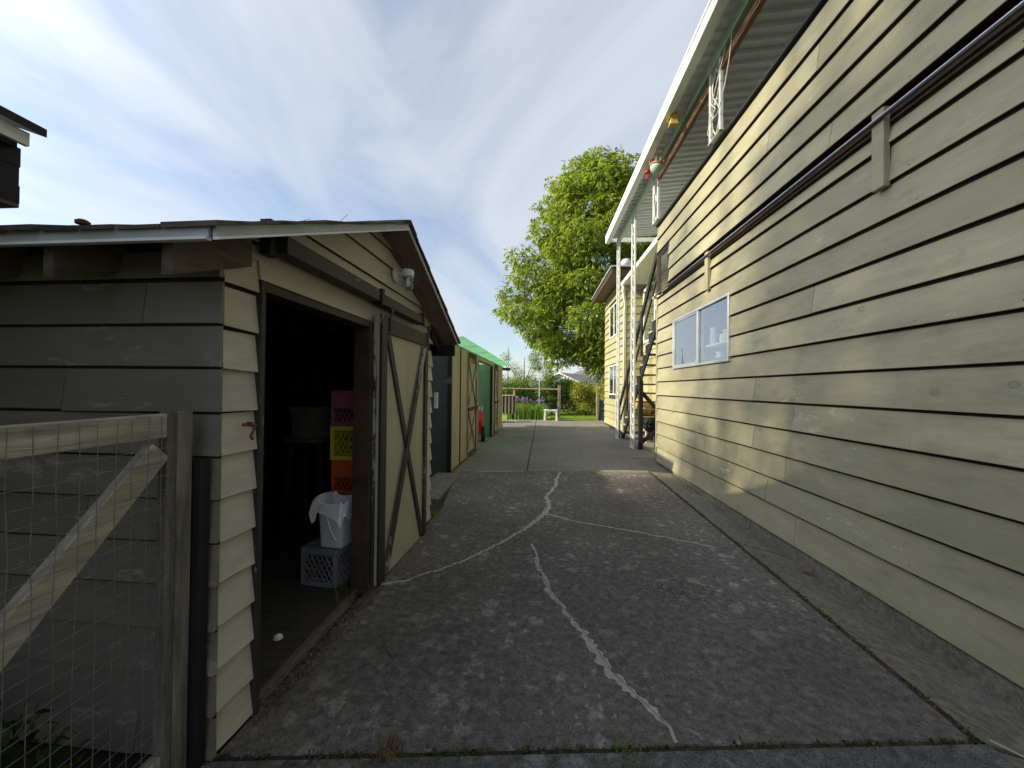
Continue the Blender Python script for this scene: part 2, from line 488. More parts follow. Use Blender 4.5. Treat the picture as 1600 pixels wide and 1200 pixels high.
M_lawn = surf("lawn_turf", (0.16, 0.23, 0.035), (0.27, 0.34, 0.06), 6, rough=0.95, bump=0.5, objvar=0)
M_ground = surf("far_ground", (0.05, 0.07, 0.025), (0.10, 0.11, 0.05), 0.2, rough=1.0, bump=0.0, objvar=0)
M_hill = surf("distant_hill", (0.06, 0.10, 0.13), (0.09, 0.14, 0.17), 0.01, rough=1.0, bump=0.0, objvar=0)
M_greensheet = translucent_sheet("green_fibreglass", (0.10, 0.58, 0.30), 0.5)
M_shed2 = painted_wood("panel_shed_paint", 2, (0.30, 0.27, 0.165), (0.39, 0.36, 0.235), knots=0.0, grime=0.25, bump=0.12, wear=0.1)
M_shed2end = surf("dark_green_board", (0.06, 0.066, 0.055), (0.095, 0.10, 0.085), 3, (1, 1, 0.4), rough=0.75, bump=0.15)
M_shed2in = surf("pale_inner_board", (0.30, 0.31, 0.27), (0.42, 0.43, 0.38), 3, (1, 1, 0.4), rough=0.8, bump=0.1)
M_glass = glassy("window_glass", 0.22, through=(0.95, 0.97, 0.97))
M_glassd = glassy("wing_glass", 0.12)
M_lampglass = glassy("ribbed_lamp_glass", 0.10, through=(0.75, 0.78, 0.78))


def plastic(name, c, rough=0.4):
    return surf(name, tuple(x * 0.85 for x in c), c, 8, rough=rough, bump=0.04, objvar=0.0, spec=0.4)


M_cgrey = plastic("grey_crate_plastic", (0.24, 0.24, 0.26))
M_corange = plastic("orange_crate_plastic", (0.70, 0.12, 0.05))
M_cyellow = plastic("yellow_crate_plastic", (0.68, 0.62, 0.06))
M_cpink = plastic("pink_crate_plastic", (0.36, 0.12, 0.16))
M_cblack = plastic("black_crate_plastic", (0.03, 0.03, 0.034))
M_bucket = plastic("white_bucket_plastic", (0.86, 0.88, 0.90))
M_bag = plastic("white_bag_film", (0.86, 0.88, 0.90), 0.35)
M_card = surf("cardboard", (0.11, 0.10, 0.09), (0.18, 0.165, 0.15), 5, rough=0.9)
M_red = plastic("red_machine_paint", (0.70, 0.02, 0.03))
M_rubber = plastic("black_rubber", (0.012, 0.012, 0.013), 0.7)
M_rust = surf("rusty_iron", (0.09, 0.035, 0.02), (0.22, 0.10, 0.05), 30, rough=0.9, bump=0.5)
M_chrome = surf("bright_metal", (0.6, 0.6, 0.6), (0.75, 0.75, 0.75), 10, rough=0.2, metal=0.9)
M_yellowbox = surf("tan_cushion", (0.55, 0.33, 0.06), (0.70, 0.45, 0.10), 6, rough=0.8)
M_birdwood = surf("birdhouse_wood", (0.45, 0.32, 0.08), (0.62, 0.47, 0.15), 12, rough=0.7)
M_potgreen = surf("pale_green_ceramic", (0.34, 0.42, 0.36), (0.48, 0.56, 0.48), 10, rough=0.4)
M_coir = surf("coir_fibre", (0.28, 0.16, 0.09), (0.45, 0.30, 0.18), 40, rough=1, bump=0.6)
M_string = surf("white_cord", (0.55, 0.52, 0.46), (0.72, 0.69, 0.62), 30, rough=0.8, objvar=0)
M_striped_d = surf("brown_stripe_fabric", (0.045, 0.022, 0.018), (0.07, 0.035, 0.028), 30, rough=0.9)
M_striped_l = surf("cream_stripe_fabric", (0.50, 0.44, 0.36), (0.62, 0.56, 0.47), 30, rough=0.9)
M_blackpot = plastic("black_pot_plastic", (0.014, 0.014, 0.016), 0.5)
M_bluebin = surf("blue_grey_bin", (0.12, 0.18, 0.22), (0.20, 0.27, 0.31), 5, rough=0.6)
M_bark = surf("bark", (0.035, 0.027, 0.02), (0.09, 0.07, 0.052), 10, (3, 3, 0.6), rough=0.95, bump=0.9)
M_farwall = surf("white_stucco", (0.62, 0.62, 0.60), (0.72, 0.72, 0.70), 2, rough=0.8, bump=0.02)
M_farroof = surf("grey_roof_tiles", (0.13, 0.125, 0.13), (0.20, 0.19, 0.195), 3, (1, 4, 1), rough=0.9, bump=0.2)
M_netting = surf("green_netting_post", (0.30, 0.26, 0.16), (0.42, 0.36, 0.24), 5, rough=0.9)
L_walnut = leaf("walnut_leaf", (0.07, 0.115, 0.018), (0.36, 0.41, 0.09), 0.48)
L_dark = leaf("dark_shrub_leaf", (0.020, 0.045, 0.010), (0.060, 0.11, 0.022), 0.35)
L_mid = leaf("hedge_leaf", (0.07, 0.14, 0.02), (0.20, 0.28, 0.05), 0.45)
L_pale = leaf("pale_fruit_tree_leaf", (0.14, 0.19, 0.09), (0.30, 0.36, 0.20), 0.4)
L_gold = leaf("golden_shrub_leaf", (0.22, 0.27, 0.03), (0.42, 0.38, 0.09), 0.4)
L_grass = leaf("grass_blade", (0.12, 0.20, 0.02), (0.28, 0.38, 0.05), 0.4)
L_iris = leaf("iris_blade", (0.11, 0.19, 0.04), (0.24, 0.36, 0.08), 0.45)
L_purple = leaf("iris_petal", (0.19, 0.12, 0.40), (0.34, 0.23, 0.58), 0.3)
L_shade = leaf("park_tree_leaf", (0.03, 0.06, 0.012), (0.08, 0.13, 0.025), 0.25)
L_dry = leaf("dry_leaf", (0.16, 0.08, 0.03), (0.30, 0.17, 0.07), 0.2)
L_litter = leaf("rotten_litter", (0.05, 0.03, 0.018), (0.20, 0.13, 0.075), 0.1)
L_moss = leaf("moss_tuft", (0.035, 0.04, 0.012), (0.12, 0.12, 0.035), 0.2)

# ------------------------------------------------------------------ object helpers
I4 = Matrix.Identity(4)
WORLD = {}


def tag(o, label=None, cat=None, group=None, kind=None):
    if label: o["label"] = label
    if cat: o["category"] = cat
    if group: o["group"] = group
    if kind: o["kind"] = kind
    return o


def thing(name, label, cat, loc=(0, 0, 0), rotz=0.0, group=None):
    o = bpy.data.objects.new(name, None)
    o.empty_display_size = 0.2
    COL.objects.link(o)
    o.location = loc
    o.rotation_euler = (0, 0, rotz)
    WORLD[o.name] = Matrix.Translation(loc) @ Matrix.Rotation(rotz, 4, "Z")
    return tag(o, label, cat, group)


def link_mesh(name, me, parent=None):
    o = bpy.data.objects.new(name, me)
    COL.objects.link(o)
    if parent is not None:
        o.parent = parent
        WORLD[o.name] = WORLD[parent.name]
    else:
        WORLD[o.name] = I4
    return o


class MB:
    """collects shapes; build() links them as one mesh object"""

    def __init__(self):
        self.v = []
        self.f = []
        self.mi = None

    def add(self, vs, fs):
        k = len(self.v)
        self.v += [tuple(p) for p in vs]
        self.f += [tuple(i + k for i in f) for f in fs]
        return self

    def box(self, x0, x1, y0, y1, z0, z1):
        vs = [(x, y, z) for z in (z0, z1) for y in (y0, y1) for x in (x0, x1)]
        return self.add(vs, [(0, 2, 3, 1), (4, 5, 7, 6), (0, 1, 5, 4), (2, 6, 7, 3), (0, 4, 6, 2), (1, 3, 7, 5)])

    def bar(self, p0, p1, w, h, up=(0, 0, 1)):
        """rectangular bar from p0 to p1, w across, h along 'up'"""
        p0, p1, up = Vector(p0), Vector(p1), Vector(up)
        d = (p1 - p0).normalized()
        s = d.cross(up)
        if s.length < 1e-5:
            s = d.cross(Vector((1, 0, 0)))
        s.normalize()
        n = s.cross(d).normalized()
        vs = []
        for p in (p0, p1):
            for a, b_ in ((-1, -1), (1, -1), (1, 1), (-1, 1)):
                vs.append(p + s * (a * w / 2) + n * (b_ * h / 2))
        return self.add(vs, [(0, 1, 2, 3), (7, 6, 5, 4), (0, 4, 5, 1), (1, 5, 6, 2), (2, 6, 7, 3), (3, 7, 4, 0)])

    def tube(self, pts, r, n=8, cap=True):
        pts = [Vector(p) for p in pts]
        rs = r if isinstance(r, (list, tuple)) else [r] * len(pts)
        rings = []
        prev = None
        for i, p in enumerate(pts):
            a = pts[max(i - 1, 0)]
            c = pts[min(i + 1, len(pts) - 1)]
            d = (c - a).normalized()
            if prev is None:
                s = d.orthogonal().normalized()
            else:
                s = (prev - d * prev.dot(d))
                s = s.normalized() if s.length > 1e-6 else d.orthogonal().normalized()
            prev = s
            t_ = d.cross(s)
            rings.append([p + (s * cos(2 * pi * k / n) + t_ * sin(2 * pi * k / n)) * rs[i] for k in range(n)])
        vs = [q for ring in rings for q in ring]
        fs = []
        for i in range(len(pts) - 1):
            for k in range(n):
                fs.append((i * n + k, i * n + (k + 1) % n, (i + 1) * n + (k + 1) % n, (i + 1) * n + k))
        if cap:
            fs.append(tuple(range(n))[::-1])
            fs.append(tuple((len(pts) - 1) * n + k for k in range(n)))
        return self.add(vs, fs)

    def lathe(self, prof, n=16, c=(0, 0, 0), axis="Z"):
        vs, fs = [], []
        for r, z in prof:
            for k in range(n):
                a = 2 * pi * k / n
                if axis == "Z":
                    vs.append((c[0] + r * cos(a), c[1] + r * sin(a), c[2] + z))
                else:
                    vs.append((c[0] + z, c[1] + r * cos(a), c[2] + r * sin(a)))
        for i in range(len(prof) - 1):
            for k in range(n):
                fs.append((i * n + k, i * n + (k + 1) % n, (i + 1) * n + (k + 1) % n, (i + 1) * n + k))
        if prof[0][0] > 1e-5:
            fs.append(tuple(range(n))[::-1])
        if prof[-1][0] > 1e-5:
            fs.append(tuple((len(prof) - 1) * n + k for k in range(n)))
        return self.add(vs, fs)

    def prism(self, poly, h0, h1, fn):
        """extrude 2D polygon between h0 and h1; fn maps (a, b, h) to xyz"""
        n = len(poly)
        vs = [fn(a, b_, h0) for a, b_ in poly] + [fn(a, b_, h1) for a, b_ in poly]
        fs = [tuple(range(n))[::-1], tuple(range(n, 2 * n))]
        for k in range(n):
            fs.append((k, (k + 1) % n, n + (k + 1) % n, n + k))
        return self.add(vs, fs)

    def build(self, name, mat, parent=None, frame=I4, smooth=False, bevel=0.0, seg=1, local=False):
        me = bpy.data.meshes.new(name)
        if local:
            vs = self.v
        else:
            M = frame if parent is None else WORLD[parent.name].inverted() @ frame
            vs = [tuple(M @ Vector(p)) for p in self.v]
        me.from_pydata(vs, [], self.f)
        me.materials.append(mat)
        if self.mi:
            me.materials.append(M_lapshadow)
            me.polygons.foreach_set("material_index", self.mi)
        bm = bmesh.new()
        bm.from_mesh(me)
        bmesh.ops.recalc_face_normals(bm, faces=bm.faces)
        if bevel:
            bmesh.ops.bevel(bm, geom=[e for e in bm.edges if e.is_manifold and e.calc_face_angle(0) > 0.6], offset=bevel, segments=seg, affect="EDGES")
        bm.to_mesh(me)
        bm.free()
        if smooth:
            me.polygons.foreach_set("use_smooth", [True] * len(me.polygons))
        me.update()
        return link_mesh(name, me, parent)


def copy_tree(o, parent=None):
    c = o.copy()
    COL.objects.link(c)
    c.parent = parent
    for ch in list(o.children):
        copy_tree(ch, c)
    return c


def fast_mesh(name, V, quads, mat, parent=None, smooth=False):
    """V (n,3) array, quads (m,4) array, world coordinates"""
    me = bpy.data.meshes.new(name)
    if parent is not None:
        Mi = np.array(WORLD[parent.name].inverted())
        V = V @ Mi[:3, :3].T + Mi[:3, 3]
    V = np.ascontiguousarray(V, dtype=np.float32)
    Q = np.ascontiguousarray(quads, dtype=np.int32)
    me.vertices.add(len(V)); me.vertices.foreach_set("co", V.ravel())
    me.loops.add(Q.size); me.loops.foreach_set("vertex_index", Q.ravel())
    me.polygons.add(len(Q))
    me.polygons.foreach_set("loop_start", np.arange(0, Q.size, 4, dtype=np.int32))
    me.polygons.foreach_set("loop_total", np.full(len(Q), 4, dtype=np.int32))
    me.materials.append(mat)
    me.update(calc_edges=True)
    me.validate()
    return link_mesh(name, me, parent)


def unit(a):
    return a / np.maximum(np.linalg.norm(a, axis=1, keepdims=True), 1e-9)


def leaf_quads(P, D, U, ln, wd):
    """kite-shaped leaves at P pointing along D, face normal near U"""
    D = unit(D)
    S = unit(np.cross(D, U))
    ln = np.asarray(ln).reshape(-1, 1)
    wd = np.asarray(wd).reshape(-1, 1)
    nrm = unit(np.cross(S, D))
    a = P
    b_ = P + D * ln * 0.45 + S * wd * 0.5 + nrm * ln * 0.04
    c = P + D * ln - nrm * ln * 0.08
    d = P + D * ln * 0.45 - S * wd * 0.5 + nrm * ln * 0.04
    V = np.stack([a, b_, c, d], axis=1).reshape(-1, 3)
    Q = np.arange(len(P) * 4).reshape(-1, 4)
    return V, Q


def rnd_dirs(n, rng):
    return unit(rng.normal(size=(n, 3)))


def crown(name, blobs, n, size, mat, parent=None, droop=0.4, shell=0.55, compound=0, seed=1, ratio=0.42):
    """leaves spread through ellipsoid blobs [(cx,cy,cz,rx,ry,rz)], denser towards each blob's surface"""
    rng = np.random.default_rng(seed)
    B = np.array(blobs, float)
    vol = (B[:, 3] * B[:, 4] * B[:, 5]) ** 0.8
    idx = rng.choice(len(B), size=n, p=vol / vol.sum())
    d = rnd_dirs(n, rng)
    rad = shell + (1 - shell) * rng.random(n) ** 0.6
    rad *= 1 + 0.14 * rng.normal(size=n)
    P = B[idx, :3] + d * B[idx, 3:] * rad[:, None]
    out = d * 0.8 + rnd_dirs(n, rng) * 0.8
    out[:, 2] -= droop
    U = rnd_dirs(n, rng) * 0.7 + np.array([0, 0, 1.0])
    if compound:
        Ps, Ds, Us, Ls = [], [], [], []
        out = unit(out)
        side = unit(np.cross(out, U))
        for k in range(compound):
            f = (k + 0.6) / compound
            sgn = 1 if k % 2 else -1
            stem = P + out * size * 1.1 * f + np.array([0, 0, -0.25]) * size * f * f * 2
            dd = out * 0.55 + side * sgn * 0.85 + np.array([0, 0, -0.35]) + rnd_dirs(n, rng) * 0.15
            if k == compound - 1:
                dd = out + np.array([0, 0, -0.5])
            Ps.append(stem); Ds.append(dd); Us.append(U + rnd_dirs(n, rng) * 0.25)
            Ls.append(size * (0.75 + 0.5 * rng.random(n)))
        P = np.concatenate(Ps); out = np.concatenate(Ds); U = np.concatenate(Us); ln = np.concatenate(Ls)
    else:
        ln = size * (0.6 + 0.8 * rng.random(n))
    V, Q = leaf_quads(P, out, U, ln, ln * ratio)
    return fast_mesh(name, V, Q, mat, parent)


def blades(P, h, w, lean, rng):
    """upright grass-like blades, two stacked quads each"""
    n = len(P)
    a = rng.random(n) * 2 * pi
    side = np.stack([np.cos(a), np.sin(a), np.zeros(n)], 1)
    ln = rnd_dirs(n, rng); ln[:, 2] = 0
    h = h.reshape(-1, 1); w = np.asarray(w).reshape(-1, 1) * np.ones((n, 1))
    mid = P + ln * lean * h * 0.35 + np.array([0, 0, 1.0]) * h * 0.6
    tip = P + ln * lean * h * 1.0 + np.array([0, 0, 1.0]) * h
    V = np.stack([P - side * w, P + side * w, mid + side * w * 0.8, mid - side * w * 0.8, tip + side * w * 0.12, tip - side * w * 0.12], 1).reshape(-1, 3)
    k = np.arange(n).reshape(-1, 1) * 6
    Q = np.concatenate([k + np.array([[0, 1, 2, 3]]), k + np.array([[3, 2, 4, 5]])], 0)
    return V, Q


def board(fn, u0, u1, z0, z1, tb=0.028, tt=0.007, u0t=None, u1t=None, wob=0.0022, step=0.45, back=0.0, groove=0.0):
    """one lapped siding board. fn(u, out, z) -> xyz. Thick at its lower edge, thin at the top."""
    u0t = u0 if u0t is None else u0t
    u1t = u1 if u1t is None else u1t
    k = max(2, int((u1 - u0) / step) + 1)
    vs, fs, mi = [], [], []
    lw = random.uniform(-wob, wob)
    tilt = random.uniform(-wob, wob)
    for i in range(k):
        f = i / (k - 1)
        ub = u0 + (u1 - u0) * f
        ut = u0t + (u1t - u0t) * f
        dz = random.uniform(-wob, wob) * 0.7 + lw + tilt * (f - 0.5) * 2
        dn = random.uniform(-wob, wob) * 0.8 if 0 < i < k - 1 else random.uniform(-wob, wob) * 0.4
        vs += [fn(ub, back, z0 + dz), fn(ub, tb - 0.003 + dn, z0 + dz), fn(ub, tb + dn, z0 + dz + 0.003), fn(ut, tt, z1 - 0.011 - groove), fn(ut, 0.002, z1 - 0.007 - groove), fn(ut, 0.002, z1)]
    for i in range(k - 1):
        a = i * 6
        b_ = a + 6
        for j in range(6):
            jn = (j + 1) % 6
            fs.append((a + j, a + jn, b_ + jn, b_ + j))
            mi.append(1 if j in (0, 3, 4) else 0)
    fs.append((0, 1, 2, 3, 4, 5))
    fs.append(tuple((k - 1) * 6 + j for j in (5, 4, 3, 2, 1, 0)))
    m = MB()
    m.add(vs, fs)
    m.mi = mi + [0, 0]          # raw wood tone on lower edge and lap, darkened to deepen the shadow lines
    return m


# ================================================================== THE SETTING
gr = MB()
gr.add([(-3000, -3000, -0.3), (3000, -3000, -0.3), (3000, 5000, -0.3), (-3000, 5000, -0.3)], [(0, 1, 2, 3)])
tag(gr.build("ground", M_ground), kind="structure")


def slab(name, poly, z0, z1, mat, bevel=0.006):
    m = MB()
    m.prism(poly, z0, z1, lambda a, b_, h: (a, b_, h))
    return tag(m.build(name, mat, bevel=bevel), kind="structure")


# bare earth beside and under the sheds
slab("soil", [(-5.2, -4.0), (1.86, -4.0), (1.90, 1.8), (2.0, 7.2), (2.0, 19.0), (-5.2, 19.0)], -0.12, -0.016, M_soil, 0)
near_edge = lambda x: 1.473 + (x + 1.273) * 0.105
slab("near_slab", [(-1.42, -4), (1.93, -4), (1.93, near_edge(1.93) - 0.012), (-1.42, near_edge(-1.42) - 0.012)], -0.05, 0.004, M_slabnear)
main_slab = slab("drive_slab", [(-1.29, near_edge(-1.29) + 0.012), (1.885, near_edge(1.885) + 0.012), (2.0, 7.13), (-0.2, 7.0), (-1.53, 6.72), (-1.42, 6.6), (-1.19, 4.75)], -0.05, 0.0, M_slab)
slab("drive_slab", [(-0.215, 7.018), (-0.11, 18.3), (-1.56, 18.1), (-1.36, 14.2), (-1.515, 6.75)], -0.05, 0.002, M_slabfar)
slab("drive_slab", [(-0.19, 7.018), (2.02, 7.15), (2.05, 8.6), (3.6, 8.6), (3.6, 18.55), (-0.085, 18.3)], -0.05, -0.002, M_slabfar)
slab("patio_slab", [(-3.2, 14.9), (-1.42, 14.9), (-1.58, 18.1), (-3.2, 18.1)], -0.05, 0.0, M_slabfar)
# kerb strip along the house, in three lengths
ks = [(-4.0, 1.80), (1.83, 4.02), (4.045, 6.1), (6.12, 8.58)]
for a, b_ in ks:
    xa = lambda y: 1.905 + (y - 1.8) * 0.021
    m = MB()
    zw = lambda y: -0.165 + 0.155 * min(max((y - 4.3) / 4.2, 0), 1)
    ysn = np.linspace(a, b_, 6)
    kv, kf = [], []
    for y in ysn:
        for q in range(5):
            f = q / 4
            kv.append((xa(y) + 0.006 + (2.52 - xa(y)) * f, y, -0.018 * (1 - f) + zw(y) * f + random.uniform(-0.003, 0.003)))
    for p in range(5):
        for q in range(4):
            kf.append((p * 5 + q, p * 5 + q + 1, p * 5 + q + 6, p * 5 + q + 5))
    n0 = len(kv)
    kv += [(xa(ysn[0]) + 0.006, a, -0.22), (2.52, a, -0.24), (2.52, b_, -0.24), (xa(ysn[-1]) + 0.006, b_, -0.22)]
    kf += [(0, 1, 2, 3, 4, n0 + 1, n0), (25, 26, 27, 28, 29, n0 + 2, n0 + 3), (n0, n0 + 3, 25, 20, 15, 10, 5, 0), (n0, n0 + 1, n0 + 2, n0 + 3)]
    m.add(kv, kf)
    tag(m.build("kerb_strip", M_kerb), kind="structure")
# joint filling between slabs
jm = MB()
for p0, p1, w in (((-1.3, near_edge(-1.3)), (1.93, near_edge(1.93)), 0.05), ((-0.2, 7.0), (-0.1, 18.3), 0.05), ((-1.5, 6.74), (2.0, 7.14), 0.04), ((1.9, 1.8), (2.02, 7.15), 0.05), ((1.9, -3), (1.9, 1.8), 0.04)):
    jm.bar((p0[0], p0[1], -0.018), (p1[0], p1[1], -0.018), w, 0.02)
tag(jm.build("joint_dirt", M_grime), kind="stuff")


def ribbon(name, pts, widths, mat, parent, lift=0.0, wig=0.008):
    """hand-trowelled repair mortar standing a few millimetres proud of the slab"""
    P = [Vector((*p, 0)) for p in pts]
    fine = []
    wd = []
    for i in range(len(P) - 1):
        seg = max(2, int((P[i + 1] - P[i]).length / 0.022))
        for k in range(seg):
            f = k / seg
            fine.append(P[i].lerp(P[i + 1], f)); wd.append(widths[i] * (1 - f) + widths[i + 1] * f)
    fine.append(P[-1]); wd.append(widths[-1])
    off = 0
    vs, fs = [], []
    for i, p in enumerate(fine):
        d = (fine[min(i + 1, len(fine) - 1)] - fine[max(i - 1, 0)]).normalized()
        s = Vector((-d.y, d.x, 0))
        off = off * 0.7 + random.uniform(-wig, wig)
        w1 = wd[i] * random.uniform(0.55, 1.9)
        w2 = wd[i] * random.uniform(0.55, 1.9)
        c = p + s * off
        vs += [c + s * w1 + Vector((0, 0, -0.004)), c + s * w1 * 0.5 + Vector((0, 0, 0.0042 + lift)), c - s * w2 * 0.5 + Vector((0, 0, 0.0042 + lift)), c - s * w2 + Vector((0, 0, -0.004))]
        if i:
            a = (i - 1) * 4
            for j in range(3):
                fs.append((a + j, a + j + 1, a + j + 5, a + j + 4))
    m = MB(); m.add(vs, fs)
    return m.build(name, mat, parent)


ribbon("crack_filler", [(0.60, 1.69), (0.585, 1.76), (0.55, 1.83), (0.50, 1.92), (0.464, 1.98), (0.401, 2.08), (0.358, 2.2), (0.301, 2.40), (0.197, 2.62), (0.10, 2.86), (0.054, 3.05), (-0.007, 3.33), (-0.04, 3.721)],
       [0.013, 0.015, 0.018, 0.022, 0.022, 0.028, 0.030, 0.024, 0.018, 0.021, 0.018, 0.018, 0.014], M_crack, main_slab)
ribbon("crack_filler", [(-1.246, 2.83), (-0.948, 2.975), (-0.677, 3.254), (-0.311, 3.772), (-0.10, 4.2), (0.08, 4.62), (0.15, 5.0), (0.12, 5.4), (0.26, 5.9), (0.30, 6.4), (0.40, 7.0)],
       [0.02, 0.010, 0.012, 0.018, 0.022, 0.034, 0.03, 0.022, 0.026, 0.02, 0.018], M_crack, main_slab)
ribbon("crack_filler", [(0.115, 4.624), (0.433, 4.391), (0.767, 4.263), (1.297, 4.009), (1.70, 3.80)], [0.020, 0.009, 0.008, 0.007, 0.004], M_crack, main_slab)
ribbon("crack_filler", [(-1.1, 6.80), (-0.6, 6.9), (-0.25, 6.96)], [0.008, 0.012, 0.008], M_crack, main_slab)

ribbon("crack_split", [(0.585, 1.78), (0.55, 1.83), (0.50, 1.92), (0.464, 1.98), (0.401, 2.08), (0.358, 2.2), (0.301, 2.40), (0.197, 2.62), (0.10, 2.86), (0.054, 3.05), (-0.007, 3.33), (-0.04, 3.721)], [0.0016] * 12, M_grime, main_slab, 0.0012, 0.004)
ribbon("crack_split", [(-1.246, 2.83), (-0.948, 2.975), (-0.677, 3.254), (-0.311, 3.772), (-0.10, 4.2), (0.08, 4.62), (0.15, 5.0), (0.12, 5.4), (0.26, 5.9), (0.30, 6.4), (0.40, 7.0)], [0.0016] * 11, M_grime, main_slab, 0.0012, 0.004)

lawn = MB()
nx, ny = 24, 20
vs = [(-6 + 16 * i / nx, 18.3 + 14 * j / ny, -0.012 + 0.02 * sin(i * 1.3) * sin(j * 1.7) * (1 if 0 < j < ny else 0)) for j in range(ny + 1) for i in range(nx + 1)]
lawn.add(vs, [(j * (nx + 1) + i, j * (nx + 1) + i + 1, (j + 1) * (nx + 1) + i + 1, (j + 1) * (nx + 1) + i) for j in range(ny) for i in range(nx)])
tag(lawn.build("lawn", M_lawn, smooth=True), kind="structure")
ng = 16000
P = np.stack([RNG.uniform(0.6, 4.2, ng), 18.45 + RNG.random(ng) * 7.5, np.full(ng, -0.01)], 1)
V, Q = blades(P, RNG.uniform(0.03, 0.075, ng), 0.006, 0.5, RNG)
tag(fast_mesh("grass", V, Q, L_grass), "short sunlit lawn grass beyond the concrete patio", "grass", kind="stuff")

hill = MB()
hv, hf = [], []
for i in range(41):
    x = -1600 + 3200 * i / 40
    h = 38 + 14 * sin(i * 0.55) + 9 * sin(i * 1.7 + 1)
    hv += [(x, 2500, -1), (x, 2700, h), (x, 3000, -1)]
    if i:
        a = (i - 1) * 3
        hf += [(a, a + 3, a + 4, a + 1), (a + 1, a + 4, a + 5, a + 2)]
hill.add(hv, hf)
tag(hill.build("hills", M_hill), kind="structure")

# ================================================================== THE HOUSE (right)
XR = 2.496       # plane behind the siding boards; board lips reach X = 2.46
house = thing("house", "khaki lap-sided two-storey house along the right of the driveway", "house", (5.0, 3.0, 0))
HY0, HY1 = -3.0, 8.3
WY0, WY1, WZ0, WZ1 = 5.19, 7.26, 1.90, 2.75       # window opening
w = MB()
w.box(XR, XR + 0.14, HY0, WY0, 0.0, 3.40)
w.box(XR, XR + 0.14, WY1, HY1, 0.0, 3.40)
w.box(XR, XR + 0.14, WY0, WY1, 0.0, WZ0)
w.box(XR, XR + 0.14, WY0, WY1, WZ1, 3.40)
w.box(XR, 11.0, HY1 - 0.14, HY1, -0.02, 3.40)      # end wall
w.box(XR + 0.14, 11.0, HY0, HY0 + 0.14, -0.02, 3.40)
w.box(XR, XR + 0.10, HY0, 7.55, 3.60, 4.93)
w.box(XR, XR + 0.10, 7.55, HY1, 4.34, 4.93)
w.build("wall", M_dark, house)
MB().box(XR - 0.010, XR + 0.02, HY0, HY1 - 0.02, -0.24, 0.03).build("foundation", M_found, house, bevel=0.004)
MB().box(XR + 0.10, 5.4, HY0, HY1, 3.40, 3.52).build("deck", M_slabfar, house)
MB().box(XR + 0.05, XR + 0.098, HY0, 7.55, 3.52, 3.62).build("rim_board", M_brownw, house)
MB().box(5.4, 11, HY0, 8.28, 3.405, 6.9).build("upper_wall", M_white, house)
MB().box(4.6, 11.0, HY0 + 0.2, HY1 - 0.2, 0.0, 3.38).build("back_room", M_dark, house)

hfn = lambda u, o, z: (XR - o, u, z)
ROWS = [0.005, 0.31, 0.583, 0.845, 1.115, 1.385, 1.665, 1.94, 2.205, 2.472, 2.738, 2.995, 3.268]
TOPS = ROWS[1:] + [3.412]
JOINT = {0: [3.9], 1: [4.36], 2: [4.05, 1.2], 3: [4.62], 4: [3.93], 5: [4.6, 0.9], 8: [3.66], 6: [1.1], 7: [-0.6], 9: [1.5], 10: [0.7], 11: [-1.2], 12: [0.2]}


def lay_row(fn, z0, z1, y0, y1, joints, gaps, mat, parent, tb=0.036):
    cuts = [y0] + [j for j in sorted(joints) if y0 < j < y1] + [y1]
    for a, b_ in zip(cuts[:-1], cuts[1:]):
        spans = [(a, b_)]
        for g0, g1 in gaps:
            nxt = []
            for s0, s1 in spans:
                if g1 <= s0 or g0 >= s1:
                    nxt.append((s0, s1))
                else:
                    if g0 - s0 > 0.02: nxt.append((s0, g0))
                    if s1 - g1 > 0.02: nxt.append((g1, s1))
            spans = nxt
        for s0, s1 in spans:
            e = 0.0032
            board(fn, s0 + e, s1 - e, z0, z1 + 0.012, tb + random.uniform(-0.003, 0.003), groove=0.021).build("siding_board", mat, parent)


for i, (z0, z1) in enumerate(zip(ROWS, TOPS)):
    gaps = []
    if z0 < WZ1 - 0.02 and z1 > WZ0 + 0.05:
        gaps.append((WY0 - 0.01, WY1 + 0.01))
    lay_row(hfn, z0, z1, HY0, HY1 - 0.055, JOINT.get(i, []), gaps, M_house, house)
UP = [3.585, 3.83, 4.105, 4.379, 4.654]
UPT = UP[1:] + [4.93]
UJ = {0: [3.45, -0.7], 1: [4.1, 0.6], 2: [4.35, 1.2], 3: [3.6, -1.0], 4: [2.6, 0.2]}
for i, (z0, z1) in enumerate(zip(UP, UPT)):
    g = [(7.58, HY1 + 0.1)] if z1 < 4.40 else []
    lay_row(hfn, z0, z1, HY0, HY1 - 0.004, UJ[i], g, M_house, house, tb=0.037)
MB().box(XR - 0.034, XR - 0.003, HY1 - 0.052, HY1 + 0.004, 0.05, 3.40).build("corner_board", M_house, house, bevel=0.003)
MB().box(XR - 0.05, XR + 0.14, HY0, HY1 + 0.02, 4.94, 4.985).build("parapet_cap", M_black, house, bevel=0.004)
